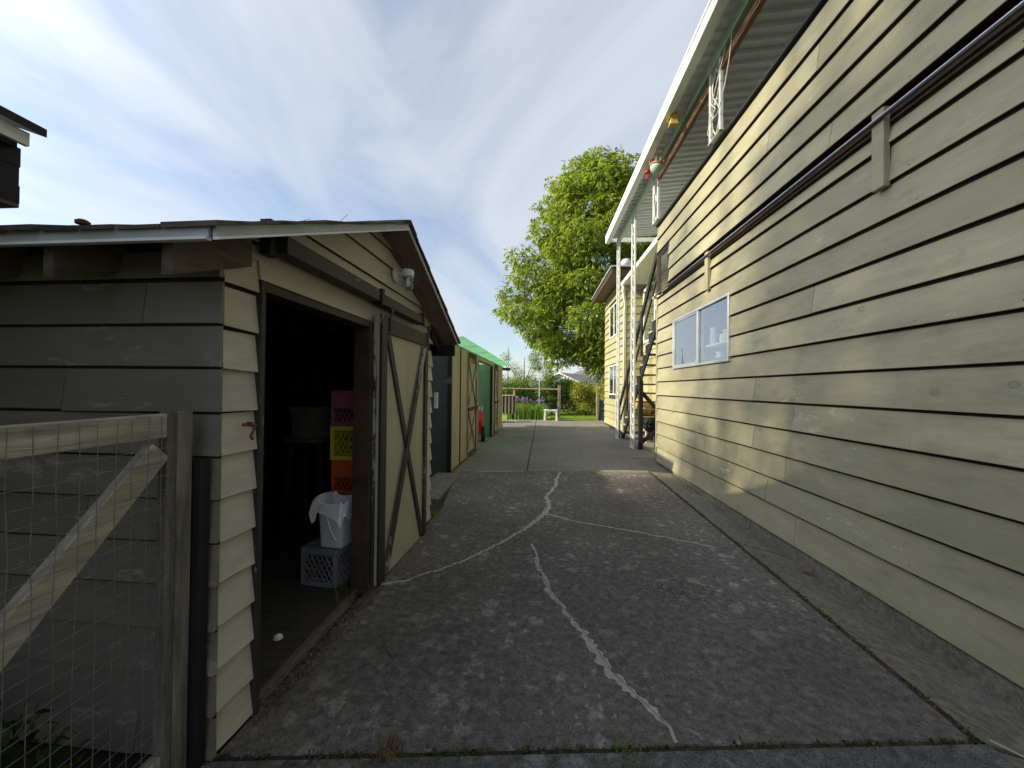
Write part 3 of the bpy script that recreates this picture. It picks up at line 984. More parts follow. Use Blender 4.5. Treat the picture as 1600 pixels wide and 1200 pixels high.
# pipe and ledge in the shadow gap between the storeys
MB().box(XR - 0.03, XR + 0.05, HY0, HY1 + 0.01, 3.414, 3.432).build("ledge", M_brownw, house)
pp = MB(); pp.tube([(2.408, HY0, 3.452), (2.411, 1.5, 3.448), (2.411, 4.4, 3.455), (2.409, 8.36, 3.456)], 0.011, 10)
pp.build("pipe", M_pipe, house, smooth=True)
pp = MB(); pp.bar((2.417, HY0, 3.474), (2.417, 8.34, 3.474), 0.010, 0.008); pp.build("cable_strip", M_strip, house)
MB().box(2.405, 2.47, 8.30, 8.40, 3.43, 3.48).build("pipe_end", M_white, house, bevel=0.006)
for yb, zt in ((2.94, 3.53), (5.80, 3.52), (-0.4, 3.53)):
    b_ = MB().box(XR - 0.068, XR - 0.02, yb - 0.05, yb + 0.05, 2.965, zt).build("bracket", M_house, house, bevel=0.004)
    MB().box(XR - 0.066, XR - 0.018, yb - 0.048, yb + 0.048, zt + 0.001, zt + 0.006).build("bracket_top", M_rawwood, b_)

# mesh-covered opening at the far end of the upper wall
op = MB()
op.box(XR + 0.06, XR + 0.42, 7.60, 8.28, 3.53, 3.55)
op.box(XR + 0.40, XR + 0.44, 7.60, 8.28, 3.53, 4.40)
op.build("opening_back", M_dark, house)
for y in (7.68, 7.92, 8.14):
    MB().box(XR + 0.16, XR + 0.22, y, y + 0.05, 3.551, 4.338).build("baluster", M_black, house)
MB().box(XR - 0.03, XR + 0.05, 8.235, 8.298, 3.50, 4.338).build("corner_post", M_brownw, house, bevel=0.004)
wm = MB()
for k in range(9):
    wm.tube([(XR - 0.012, 7.6 + k * 0.078, 3.50), (XR - 0.012, 7.6 + k * 0.078, 4.35)], 0.003, 4)
for k in range(11):
    wm.tube([(XR - 0.012, 7.58, 3.53 + k * 0.075), (XR - 0.012, 8.26, 3.53 + k * 0.075)], 0.003, 4)
tag(wm.build("wire_mesh", M_wire, house), kind="stuff")

nl = MB()
for z in ROWS + UP:
    for k in range(19):
        y = -2.6 + k * 0.59 + random.uniform(-0.03, 0.03)
        if random.random() < 0.45: continue
        if z < 2.72 and z > 1.6 and WY0 - 0.05 < y < WY1 + 0.05: continue
        if z > 3.5 and z < 4.3 and y > 7.5: continue
        zz = z + 0.035 + random.uniform(-0.006, 0.006)
        nl.lathe([(0.0035, 0.0), (0.0035, -0.003)], 6, (XR - 0.0335, y, zz), "X")
tag(nl.build("nails", M_rust, house), kind="stuff")

# ---- window
win = MB()
fo, fi = XR - 0.044, XR + 0.05
y0, y1, z0, z1 = WY0 - 0.015, WY1 + 0.015, WZ0 - 0.02, WZ1 + 0.025
t_ = 0.036
win.box(fo, fi, y0, y1, z0, z0 + t_)
win.box(fo, fi, y0, y1, z1 - t_, z1)
win.box(fo, fi, y0, y0 + t_, z0 + t_, z1 - t_)
win.box(fo, fi, y1 - t_, y1, z0 + t_, z1 - t_)
wframe = win.build("window", M_alum, house, bevel=0.003)
MB().box(fo + 0.004, fi, 6.15, 6.20, z0 + t_, z1 - t_).build("mullion", M_alum, wframe, bevel=0.003)
sf = MB()
a0, a1 = 6.202, y1 - t_ - 0.002
sf.box(fo + 0.012, fo + 0.042, a0, a1, z0 + t_ + 0.001, z0 + t_ + 0.028)
sf.box(fo + 0.012, fo + 0.042, a0, a1, z1 - t_ - 0.028, z1 - t_ - 0.001)
sf.box(fo + 0.012, fo + 0.042, a0, a0 + 0.026, z0 + t_ + 0.028, z1 - t_ - 0.028)
sf.box(fo + 0.012, fo + 0.042, a1 - 0.03, a1, z0 + t_ + 0.028, z1 - t_ - 0.028)
sf.build("sash", M_alum, wframe, bevel=0.002)
MB().box(fo + 0.026, fo + 0.030, a0 + 0.026, a1 - 0.03, z0 + t_ + 0.028, z1 - t_ - 0.028).build("pane", M_glass, wframe)
MB().box(fo + 0.030, fo + 0.034, y0 + t_, 6.15, z0 + t_, z1 - t_).build("pane", M_glass, wframe)
# what stands on the shelf and sill behind the glass
MB().box(2.525, 2.70, 5.20, 6.05, 2.155, 2.175).build("window_shelf", M_white, house)
MB().box(2.50, 2.80, 5.195, 7.25, 1.885, 1.901).build("window_sill", M_white, house)
M_lemon = plastic("lemon_plastic", (0.85, 0.62, 0.10))
M_bluish = plastic("pale_blue_glass", (0.45, 0.58, 0.72))
M_pinkp = plastic("pale_pink_ceramic", (0.75, 0.52, 0.45))


def bottle(name, label, x, y, z, r, h, mat, cat, neck=0.45):
    t = thing(name, label, cat, (x, y, z))
    m = MB(); m.lathe([(r * 0.9, 0), (r, 0.01), (r, h * 0.62), (r * neck, h * 0.78), (r * neck, h * 0.9)], 14)
    m.build("body", mat, t, smooth=True, local=True)
    m = MB(); m.lathe([(r * neck * 1.2, h * 0.9), (r * neck * 1.2, h)], 12)
    m.build("cap", M_white, t, local=True)
    return t


SH = 2.176
bottle("jar", "tall bluish glass jar on the left of the shelf behind the window", 2.60, 5.93, SH, 0.05, 0.26, M_bluish, "jar", 0.8)
bottle("cup", "yellow cup on the shelf behind the right window pane", 2.59, 5.48, SH, 0.055, 0.16, M_lemon, "cup", 0.95)
bottle("jar", "short white lidded jar beside the yellow cup on the shelf", 2.585, 5.62, SH, 0.04, 0.12, M_white, "jar", 0.8)
bottle("bottle", "tall white bottle at the right end of the shelf", 2.59, 5.30, SH, 0.045, 0.22, M_bluish, "bottle")
SL = 1.902
bottle("bottle", "white bottle on the sill under the yellow cup", 2.585, 5.40, SL, 0.04, 0.24, M_white, "bottle")
bottle("jar", "small glass jar on the sill in the right pane", 2.595, 5.72, SL, 0.05, 0.15, M_bluish, "jar", 0.85)
bottle("jar", "pinkish jar on the sill in the left window pane", 2.60, 6.42, SL, 0.07, 0.16, M_pinkp, "jar", 0.7)
bottle("bottle", "white bottle on the sill next to the window mullion", 2.58, 6.29, SL, 0.04, 0.26, M_white, "bottle", 0.6)

# ================================================================== PATIO COVER above the upper deck
pc = thing("patio_cover", "white corrugated metal patio cover over the upper deck", "patio roof", (2.4, 10.0, 0))
EX, EY0, EY1 = 2.03, -3.0, 12.1
ZE = 6.10
slope = 0.075
prof = [(0.0, 0.0), (0.004, 0.052), (0.136, 0.052), (0.14, 0.0), (0.19, 0.0)]
pv, pf = [], []
for (yy, zz) in prof:
    for x in (EX + 0.10, 5.42):
        pv.append((x, yy, ZE + 0.03 + zz + (x - EX) * slope))
for k in range(len(prof) - 1):
    a = k * 2
    pf.append((a, a + 1, a + 3, a + 2))
npan = int((EY1 - EY0) / 0.19)
pm = MB(); pm.add(pv, pf)
first = pm.build("roof_panel", M_patio, None)
pme = first.data
bpy.data.objects.remove(first)
inv = WORLD[pc.name].inverted()
for v_ in pme.vertices:
    v_.co = inv @ v_.co
for k in range(npan):
    o = link_mesh("roof_panel", pme, pc)
    o.location = (0, EY0 + k * 0.19, 0)
gt = MB()
poly = [(EX, 6.02), (EX + 0.13, 6.02), (EX + 0.13, 6.10), (EX + 0.124, 6.10), (EX + 0.124, 6.027), (EX + 0.006, 6.027), (EX + 0.006, 6.225), (EX + 0.03, 6.232), (EX + 0.03, 6.24), (EX - 0.012, 6.24), (EX - 0.012, 6.20), (EX, 6.19)]
gt.prism(poly, EY0, EY1, lambda a, b_, h: (a, h, b_))
gt.build("gutter", M_white, pc)
MB().box(EX + 0.006, 5.42, EY1 - 0.008, EY1 + 0.012, 6.075, 6.20).build("end_trim", M_white, pc)
MB().box(2.36, 2.45, EY0, EY1 - 0.03, 5.985, 6.118).build("beam", M_beam, pc, bevel=0.004)


def column(y, z0, z1, x=2.405):
    d = 0.15
    m = MB()
    for s in (-1, 1):
        m.box(x - 0.022, x + 0.022, y + s * d - 0.022, y + s * d + 0.022, z0, z1)
    m.box(x - 0.034, x + 0.034, y - d - 0.03, y + d + 0.03, z0, z0 + 0.012)
    c = m.build("column", M_whitecol, pc, bevel=0.003)
    s = MB()
    h = z1 - z0
    k = max(1, int(h / 0.52))
    for j in range(k):
        zc = z0 + (j + 0.5) * h / k
        hh = h / k * 0.46
        for sg in (1, -1):
            pts = []
            for q in range(13):
                a = q / 12
                pts.append((x, y + sg * (d - 0.03) * sin(a * pi * 2) * 0.9, zc - hh + 2 * hh * a))
            s.tube(pts, 0.008, 5)
        pts = [(x, y + 0.055 * cos(q * 0.7) * (1 - q * 0.05), zc + 0.055 * sin(q * 0.7) * (1 - q * 0.05)) for q in range(13)]
        s.tube(pts, 0.007, 5)
    s.build("scrollwork", M_whitecol, c)
    return c


column(8.16, 4.985, 5.985)
column(5.45, 4.985, 5.985)
column(2.7, 4.985, 5.985)
column(10.05, 0.0, 5.985)
column(11.95, 0.0, 5.985)


def blind(y0, y1, label):
    t = thing("rolled_blind", label, "blind", (2.42, (y0 + y1) / 2, 5.80), 0, "rolled bamboo blinds hanging under the patio beam")
    m = MB()
    n = 22
    pts = [(2.42 + random.uniform(-0.004, 0.004), y0 + (y1 - y0) * i / n, 5.845 - 0.012 * sin(pi * i / n)) for i in range(n + 1)]
    m.tube(pts, [0.05 * random.uniform(0.93, 1.07) for _ in pts], 12)
    r = m.build("roll", M_bamboo, t, smooth=True)
    sl = MB()
    for q in range(9):
        a = q / 9 * 2 * pi
        sl.tube([(2.42 + 0.05 * cos(a), y0 - 0.01, 5.845 + 0.05 * sin(a)), (2.42 + 0.05 * cos(a), (y0 + y1) / 2, 5.833 + 0.05 * sin(a)), (2.42 + 0.05 * cos(a), y1 + 0.01, 5.845 + 0.05 * sin(a))], 0.006, 4)
    sl.build("slat", M_bamboo, r)
    MB().box(2.43, 2.45, y0, y1, 5.89, 5.983).build("header_board", M_brownw, t)
    for yy in (y0 + 0.25, y1 - 0.3):
        c = MB()
        c.tube([(2.42 + 0.056 * cos(q / 10 * 2 * pi), yy, 5.845 + 0.056 * sin(q / 10 * 2 * pi)) for q in range(11)], 0.004, 4)
        c.tube([(2.425, yy, 5.90), (2.43, yy, 5.985)], 0.004, 4)
        c.build("tie_cord", M_string, t)


blind(5.62, 8.0, "brown rolled bamboo blind between the two deck columns in view")
blind(2.85, 5.27, "brown rolled bamboo blind nearest the camera at the top edge")

# cords looped on the nearer deck column
cm = MB()
cy = 5.42
cm.tube([(2.36, cy + 0.14, 5.55), (2.35, cy + 0.05, 5.32), (2.345, cy - 0.02, 5.22), (2.35, cy + 0.05, 5.16), (2.35, cy + 0.12, 5.2), (2.35, cy + 0.1, 5.36), (2.345, cy - 0.1, 5.6), (2.36, cy - 0.34, 5.93)], 0.006, 5)
cm.tube([(2.35, cy + 0.1, 5.5), (2.34, cy + 0.0, 5.42), (2.345, cy - 0.1, 5.3), (2.34, cy + 0.06, 5.28), (2.345, cy + 0.15, 5.1), (2.35, cy + 0.05, 5.05)], 0.006, 5)
cm.tube([(2.36, cy - 0.5, 5.96), (2.36, cy - 0.44, 5.7), (2.355, cy - 0.32, 5.42), (2.35, cy - 0.2, 5.26), (2.35, cy - 0.12, 5.2), (2.345, cy + 0.05, 5.24)], 0.006, 5)
tag(cm.build("cord", M_string), "loops of white cord wound round the nearer deck column", "cord")

# things hanging from the cover
bh = thing("birdhouse", "small yellow wooden birdhouse hanging under the patio cover", "birdhouse", (2.17, 6.45, 5.86))
m = MB(); m.prism([(-0.055, 0), (0.055, 0), (0.055, 0.13), (0, 0.185), (-0.055, 0.13)], -0.05, 0.05, lambda a, b_, h: (a, h, b_)); m.build("box", M_birdwood, bh, local=True)
for s in (-1, 1):
    m = MB(); m.bar((s * 0.075, -0.065, 0.113), (s * 0.075, 0.065, 0.113), 0.001, 0.001); m = MB()
    m.add([(0, -0.07, 0.20), (s * 0.085, -0.07, 0.112), (s * 0.085, 0.07, 0.112), (0, 0.07, 0.20), (0, -0.07, 0.188), (s * 0.078, -0.07, 0.104), (s * 0.078, 0.07, 0.104), (0, 0.07, 0.188)],
          [(0, 1, 2, 3), (7, 6, 5, 4), (0, 4, 5, 1), (1, 5, 6, 2), (2, 6, 7, 3), (3, 7, 4, 0)])
    m.build("roof", M_birdwood, bh, local=True)
m = MB(); m.lathe([(0.018, -0.0555), (0.018, -0.052)], 12, (0, 0, 0.09), "X"); m.build("hole", M_dark, bh, local=True)
m = MB(); m.tube([(-0.055, 0, 0.05), (-0.095, 0, 0.05)], 0.006, 6); m.box(-0.07, 0.07, -0.06, 0.06, -0.012, 0.0); m.build("perch", M_birdwood, bh, local=True)
m = MB(); m.tube([(0, 0, 0.2), (0, 0, 0.34)], 0.003, 4); m.build("hanger", M_string, bh, local=True)

hp = thing("hanging_pot", "pale green round pot with coir lining hanging under the patio cover", "hanging pot", (2.2, 7.45, 5.62))
m = MB(); m.lathe([(0.03, 0), (0.085, 0.03), (0.115, 0.09), (0.12, 0.15), (0.11, 0.15), (0.10, 0.10)], 18); m.build("pot", M_potgreen, hp, smooth=True, local=True)
m = MB(); m.lathe([(0.135, 0.15), (0.12, 0.19), (0.06, 0.215), (0.0, 0.22)], 14)
for q in range(10):
    a = q * 0.63; m.tube([(0.11 * cos(a), 0.11 * sin(a), 0.16), (0.14 * cos(a), 0.14 * sin(a), 0.20 + 0.02 * (q % 3))], 0.012, 5)
m.build("lining", M_coir, hp, local=True)
m = MB()
for q in range(3):
    a = q * 2.1; m.tube([(0.12 * cos(a), 0.12 * sin(a), 0.15), (0, 0, 0.36)], 0.003, 4)
m.tube([(0, 0, 0.36), (0, 0, 0.52)], 0.003, 4); m.build("hanger", M_string, hp, local=True)

fd = thing("bird_feeder", "small red feeder hanging beyond the pale green pot", "feeder", (2.17, 7.95, 5.82))
m = MB(); m.lathe([(0.03, 0.08), (0.06, 0.09), (0.055, 0.12), (0.02, 0.15), (0.0, 0.155)], 14); m.build("cap", M_red, fd, local=True, smooth=True)
m = MB(); m.lathe([(0.024, 0.0), (0.028, 0.04), (0.026, 0.09)], 12); m.build("tube", M_lampglass, fd, local=True, smooth=True)
m = MB(); m.lathe([(0.045, -0.02), (0.05, -0.005), (0.045, 0.0)], 14); m.build("tray", M_red, fd, local=True)
m = MB(); m.tube([(0, 0, 0.15), (0, 0, 0.29)], 0.003, 4); m.build("hanger", M_string, fd, local=True)

# ================================================================== OUTSIDE STAIR
st = thing("staircase", "black wooden outside stair climbing to the deck past the house corner", "staircase", (2.9, 10.3, 0))
NS = 14
sy0, sy1 = 12.0, 8.32
sz1 = 3.42
TX0, TX1 = 2.56, 3.36
for k in range(NS):
    f = (k + 1) / (NS + 0.0)
    y = sy0 + (sy1 - sy0) * (k + 0.5) / NS
    z = sz1 * (k + 1) / (NS + 0.5)
    MB().box(TX0 - 0.03, TX1, y - 0.13, y + 0.13, z - 0.04, z).build("tread", M_rawwood if k % 3 else M_grey_wood, st, bevel=0.004)
for x in (TX0 + 0.02, TX1 - 0.02):
    m = MB()
    # saw-tooth stringer
    low, up = [], []
    poly = [(sy0 + 0.12, 0.0)]
    for k in range(NS):
        ya = sy0 + (sy1 - sy0) * k / NS + 0.10
        yb = sy0 + (sy1 - sy0) * (k + 1) / NS + 0.10
        z = sz1 * (k + 1) / (NS + 0.5) - 0.042
        poly += [(ya, z), (yb, z)]
    poly += [(sy1 + 0.1, sz1 - 0.40), (sy0 - 0.12, 0.0)]
    m.prism(poly, x - 0.02, x + 0.02, lambda a, b_, h: (h, a, b_))
    m.build("stringer", M_black, st)
for x in (TX0 - 0.06,):
    m = MB(); m.bar((x, 12.05, 1.02), (x, 8.35, 4.42), 0.045, 0.14); m.build("handrail", M_black, st, bevel=0.004)
    m = MB(); m.bar((x + 0.01, 12.0, 0.58), (x + 0.01, 8.4, 3.92), 0.03, 0.08); m.build("mid_rail", M_brownw, st)
    for y, zb, zt in ((12.02, 0.0, 1.09), (10.98, 0.9, 2.06), (9.5, 2.3, 3.40)):
        MB().box(x - 0.045, x + 0.0, y - 0.045, y + 0.045, zb, zt).build("newel_post", M_black, st, bevel=0.003)
MB().box(2.50, 2.60, 9.78, 9.88, 0.0, 1.72).build("support_post", M_black, st, bevel=0.004)
MB().box(3.30, 3.40, 9.78, 9.88, 0.0, 1.72).build("support_post", M_black, st, bevel=0.004)
m = MB(); m.bar((2.58, 9.83, 1.42), (3.30, 9.83, 0.62), 0.05, 0.09); m.build("brace", M_black, st)
m = MB(); m.bar((2.58, 9.825, 0.18), (3.30, 9.825, 0.74), 0.05, 0.09); m.build("brace", M_black, st)

# ================================================================== REAR WING
wg = thing("house_wing", "khaki rear wing with dark eaves and tall windows behind the staircase", "house", (4.5, 13.5, 0))
m = MB()
m.box(3.47, 9, 8.31, 13.2, 0, 4.9)
m.build("recess_wall", M_dark, wg)
for i in range(18):
    z = 0.08 + i * 0.265
    board(lambda u, o, zz: (3.47 - o, u, zz), 8.32, 13.17, z, z + 0.275).build("siding_board", M_wingx, wg)
WX = 2.85
MB().box(WX + 0.001, 9, 13.2, 16.8, 0, 5.35).build("wing_wall", M_dark, wg)
wins = [(13.9, 15.7, 3.50, 4.72), (13.9, 15.7, 1.28, 2.42)]
for i in range(20):
    z = 0.08 + i * 0.265
    gaps = [(a, b_) for a, b_, c, d in wins if z < d - 0.03 and z + 0.265 > c + 0.03]
    lay_row(lambda u, o, zz: (WX - o, u, zz), z, min(z + 0.265, 5.34), 13.2, 16.8, [15.1 + (i % 4) * 0.3] if i % 2 else [], gaps, M_wingx, wg)
    board(lambda u, o, zz: (u, 13.2 - o, zz), WX - 0.02, 4.6, z, z + 0.275).build("siding_board", M_wingy, wg)
MB().box(WX - 0.036, WX + 0.04, 13.16, 13.199, 0, 5.3).build("corner_board", M_wingx, wg)
for a, b_, c, d in wins:
    m = MB()
    x0, x1 = WX - 0.04, WX + 0.0
    tt = 0.04
    m.box(x0, x1, a, b_, c, c + tt); m.box(x0, x1, a, b_, d - tt, d)
    for yy in (a, (a + b_) / 2 - tt / 2, b_ - tt):
        m.box(x0, x1, yy, yy + tt, c + tt, d - tt)
    f = m.build("window", M_white, wg)
    for q0, q1 in ((a + tt, (a + b_) / 2 - tt / 2), ((a + b_) / 2 + tt / 2, b_ - tt)):
        MB().box(WX - 0.022, WX - 0.016, q0, q1, c + tt, d - tt).build("pane", M_glassd, f)
# flat roof with deep dark eaves
MB().box(2.36, 9.2, 12.62, 17.3, 5.34, 5.40).build("soffit", M_soffit, wg)
m = MB(); m.box(2.33, 2.36, 12.62, 17.3, 5.26, 5.46); m.box(2.33, 9.2, 12.59, 12.62, 5.26, 5.46); m.build("fascia", M_brownw, wg)
m = MB(); m.box(2.29, 9.2, 12.55, 17.33, 5.462, 5.50); m.build("roof", M_drip, wg)
# lower gutter and soffit beside the wing, with its downspout
m = MB(); m.box(2.66, 3.46, 8.6, 12.5, 4.86, 4.90); m.build("porch_soffit", M_white, wg)
m = MB(); m.box(2.60, 2.70, 8.6, 12.55, 4.80, 4.93); m.build("gutter", M_white, wg, bevel=0.012)
m = MB(); m.tube([(2.66, 12.45, 4.82), (2.66, 12.45, 4.66), (2.80, 12.75, 4.30), (2.82, 12.95, 4.10), (2.82, 12.95, 0.1)], 0.045, 8); m.build("downspout", M_white, wg, smooth=True)
m = MB()
a, b_, c, d = 11.6, 12.9, 3.0, 4.75
m.box(3.40, 3.45, a, b_, c, c + 0.07); m.box(3.40, 3.45, a, b_, d - 0.07, d); m.box(3.40, 3.45, a, a + 0.07, c, d); m.box(3.40, 3.45, b_ - 0.07, b_, c, d)
f = m.build("window", M_white, wg)
MB().box(3.42, 3.43, a + 0.07, b_ - 0.07, c + 0.07, d - 0.07).build("pane", M_glassd, f)
vent = thing("roof_vent", "rounded grey roof vent on the wing's flat roof", "vent", (2.95, 13.4, 5.502))
m = MB(); m.lathe([(0.10, 0), (0.10, 0.25)], 12); m.build("stack", M_drip, vent, local=True)
m = MB(); m.lathe([(0.17, 0.22), (0.18, 0.36), (0.12, 0.46), (0.0, 0.5)], 14); m.build("hood", M_drip, vent, local=True, smooth=True)

# things under the stair
bq = thing("kettle_grill", "black kettle grill on bright thin legs beside the house corner", "grill", (2.93, 10.15, 0))
m = MB(); m.lathe([(0.03, 0.36), (0.16, 0.42), (0.235, 0.52), (0.25, 0.60)], 18); m.build("bowl", M_rubber, bq, local=True, smooth=True)
m = MB(); m.lathe([(0.252, 0.602), (0.23, 0.69), (0.14, 0.77), (0.0, 0.79)], 18); m.build("lid", M_rubber, bq, local=True, smooth=True)
for q in range(3):
    a = q * 2.09 + 0.5
    m = MB(); m.tube([(0.10 * cos(a), 0.10 * sin(a), 0.42), (0.26 * cos(a), 0.26 * sin(a), 0.02)], 0.012, 6); m.build("leg", M_chrome, bq, local=True)
m = MB(); m.lathe([(0.0, 0.15), (0.15, 0.16), (0.16, 0.18)], 14); m.build("ash_pan", M_chrome, bq, local=True)
m = MB(); m.tube([(-0.06, 0, 0.785), (-0.05, 0, 0.83), (0.05, 0, 0.83), (0.06, 0, 0.785)], 0.01, 6); m.build("handle", M_brownw, bq, local=True)

tb = thing("side_table", "small white table standing behind the stair braces", "table", (3.2, 11.2, 0))
MB().box(-0.22, 0.22, -0.22, 0.22, 0.60, 0.63).build("tabletop", M_white, tb, local=True, bevel=0.006)
for sx in (-1, 1):
    for sy in (-1, 1):
        m = MB(); m.tube([(0.19 * sx, 0.19 * sy, 0.6), (0.2 * sx, 0.2 * sy, 0)], 0.014, 6); m.build("leg", M_white, tb, local=True)
bn = thing("bench", "dark wooden bench against the recessed wall behind the stair", "bench", (3.22, 12.3, 0))
MB().box(-0.24, 0.22, -0.75, 0.75, 0.70, 0.75).build("seat", M_brownw, bn, local=True, bevel=0.004)
for sx in (-0.2, 0.18):
    for sy in (-0.68, 0.68):
        MB().box(sx - 0.03, sx + 0.03, sy - 0.03, sy + 0.03, 0, 0.70).build("leg", M_brownw, bn, local=True)
for k, (yy, lab) in enumerate(((12.75, "tan cushion on the far end of the dark bench"), (12.0, "tan cushion on the near end of the dark bench"))):
    c = tag(MB().box(3.0, 3.4, yy - 0.25, yy + 0.25, 0.752, 1.20).build("cushion", M_yellowbox, bevel=0.06, seg=3, smooth=True), lab, "cushion", "tan cushions behind the stair")

# ================================================================== SHED 1 (left, sliding barn door)
S1 = Matrix.Translation((-1.33, 0, 0)) @ Matrix.Rotation(-0.028, 4, "Z")
shed = thing("shed", "low khaki lap-sided shed with open sliding barn door on the left", "shed", (-2.6, 2.9, 0), -0.028)
SY0, SY1, PK = 1.48, 4.30, 2.93
OY0, OY1, OZ = 1.685, 2.76, 1.965
RZ = lambda y: (2.115 + 0.43 * (y - SY0)) if y < PK else (2.115 + 0.43 * (PK - SY0) - 0.43 * (y - PK))   # underside of roof at the wall
sf_ = lambda u, o, z: (o - 0.026, u, z)
m = MB()
m.box(-0.10, -0.027, SY0 + 0.002, OY0, -0.03, 2.02)
m.box(-0.10, -0.027, OY1, SY1, -0.03, 2.02)
m.prism([(SY0 + 0.002, 2.02), (SY1, 2.02), (SY1, RZ(SY1)), (PK, RZ(PK)), (SY0 + 0.002, RZ(SY0))], -0.10, -0.027, lambda a, b_, h: (h, a, b_))
m.box(-2.6, -0.10, SY0 + 0.002, SY0 + 0.07, -0.03, 2.12)
m.box(-2.6, -0.10, SY1 - 0.07, SY1, -0.03, 2.12)
m.prism([(SY0, -0.03), (SY1, -0.03), (SY1, RZ(SY1)), (PK, RZ(PK)), (SY0, RZ(SY0))], -2.66, -2.6, lambda a, b_, h: (h, a, b_))
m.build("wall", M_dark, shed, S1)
FR = [0.012, 0.173, 0.338, 0.512, 0.685, 0.864, 1.035, 1.212, 1.387, 1.569, 1.734, 1.915]
for i, z in enumerate(FR):
    z1 = FR[i + 1] if i + 1 < len(FR) else 2.09
    jz = random.uniform(-0.012, 0.012)
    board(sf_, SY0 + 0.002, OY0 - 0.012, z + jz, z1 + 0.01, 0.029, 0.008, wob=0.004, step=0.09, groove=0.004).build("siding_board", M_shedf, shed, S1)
    if z < 1.9:
        board(sf_, OY1 + 0.02, SY1, z, z1 + 0.01, 0.030, 0.008, wob=0.004, groove=0.005).build("siding_board", M_shedf, shed, S1)
# boards above the opening and in the gable, cut to the roof slope
yl = lambda z: SY0 + max(0.0, (z - 2.105) / 0.43)
yr = lambda z: min(SY1, PK + max(0.0, (RZ(PK) - z)) / 0.43)
ga = [1.985, 2.15, 2.325, 2.50, 2.645]
for i, z in enumerate(ga):
    z1 = ga[i + 1] + 0.01 if i + 1 < len(ga) else RZ(PK) - 0.005
    s0 = OY0 - 0.012 if i == 0 else yl(z) + 0.0
    s0 = max(s0, SY0 - 0.02)
    if i == 0:
        board(sf_, OY0 - 0.008, SY1, z, z1, 0.030, 0.008).build("siding_board", M_shedf, shed, S1)
    else:
        board(sf_, max(s0 - 0.02, SY0 + 0.002), min(yr(z) + 0.02, SY1), z, z1, 0.030, 0.008, u0t=yl(z1), u1t=max(yr(z1), yl(z1) + 0.02)).build("siding_board", M_shedf, shed, S1)
board(sf_, SY0 + 0.002, OY0 - 0.012, 2.07, 2.15, 0.02, 0.008).build("siding_board", M_shedf, shed, S1)
# side facing the camera
sd = lambda u, o, z: (u, SY0 - 0.0 - o, z)
SR = [0.0, 0.168, 0.34, 0.512, 0.69, 0.864, 1.04, 1.212, 1.39, 1.574, 1.75, 1.932]
for i, z in enumerate(SR):
    z1 = SR[i + 1] if i + 1 < len(SR) else 2.06
    cut = [-2.62, -0.34 - 0.37 * ((i * 7) % 5) - 0.25 * (i % 2), 0.005 + random.uniform(-0.002, 0.002)]
    for a, b_ in zip(cut[:-1], cut[1:]):
        board(sd, a + 0.002, b_ - 0.002, z, z1 + 0.01, 0.024, 0.007, wob=0.003, groove=0.010).build("siding_board", M_shedshade, shed, S1)
# door casing
m = MB(); m.box(-0.11, 0.012, OY0 - 0.010, OY0 + 0.018, -0.02, OZ + 0.015); m.build("door_jamb", M_trim, shed, S1, bevel=0.003)
m = MB(); m.box(-0.11, 0.018, OY1 - 0.02, OY1 + 0.02, -0.02, OZ + 0.015); m.build("door_jamb", M_brownw, shed, S1, bevel=0.003)
m = MB(); m.box(-0.11, 0.010, OY0 + 0.019, OY1 - 0.021, OZ - 0.03, OZ + 0.014); m.build("door_header", M_trimy, shed, S1, bevel=0.003)
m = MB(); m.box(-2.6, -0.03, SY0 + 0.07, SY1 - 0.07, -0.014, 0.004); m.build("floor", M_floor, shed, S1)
for k in range(3):
    m = MB(); m.bar((0.0 + 0.02 * k - 0.06, OY0 - 0.03 + 0.02 * k, -0.002 + 0.008 * (k % 2)), (0.0 + 0.025 * k - 0.07, OY1 - 0.1 * k, 0.004), 0.032, 0.03)
    m.build("threshold_plank", M_rafter, shed, S1, bevel=0.004)
# track beam
m = MB(); m.box(0.012, 0.10, 1.72, 2.72, 2.12, 2.205); m.build("door_track", M_trimy, shed, S1, bevel=0.003)
m = MB(); m.box(0.012, 0.10, 2.76, 3.72, 2.112, 2.19); m.build("door_track", M_trimy, shed, S1, bevel=0.003)
m = MB(); m.box(0.008, 0.06, 1.66, 1.72, 2.10, 2.26); m.build("track_end", M_black, shed, S1)
for y in (2.74, 3.66):
    m = MB(); m.box(0.004, 0.112, y - 0.022, y + 0.022, 2.195, 2.215); m.box(0.1005, 0.112, y - 0.022, y + 0.022, 2.10, 2.2); m.build("track_bracket", M_black, shed, S1)
# sliding door
dr = thing("sliding_door", "khaki sliding barn door with dark X bracing hung on the shed front", "door", tuple(S1 @ Vector((0.07, 3.36, 0.0))), -0.028)
DY0, DY1, DZ0, DZ1 = 2.80, 3.90, 0.0, 2.03
m = MB(); m.prism([(DY0, 0.02), (DY1, 0.0), (DY1, DZ1), (DY0, DZ1)], 0.040, 0.058, lambda a, b_, h: (h, a, b_)); m.build("panel", M_doorp, dr, S1)
m = MB(); m.box(0.0585, 0.080, DY0, DY0 + 0.10, 0.012, DZ1 + 0.02); m.build("stile", M_trim, dr, S1, bevel=0.003)
m = MB(); m.box(0.020, 0.0395, DY0 - 0.02, DY0 + 0.06, 0.015, DZ1 + 0.0); m.build("edge_strip", M_trimx, dr, S1, bevel=0.003)
m = MB(); m.box(0.0585, 0.080, DY1 - 0.085, DY1, 0.0, DZ1 + 0.02); m.build("stile", M_trim, dr, S1, bevel=0.003)
m = MB(); m.box(0.0585, 0.079, DY0 + 0.101, DY1 - 0.086, DZ1 - 0.115, DZ1 + 0.01); m.build("top_rail", M_trim, dr, S1, bevel=0.003)
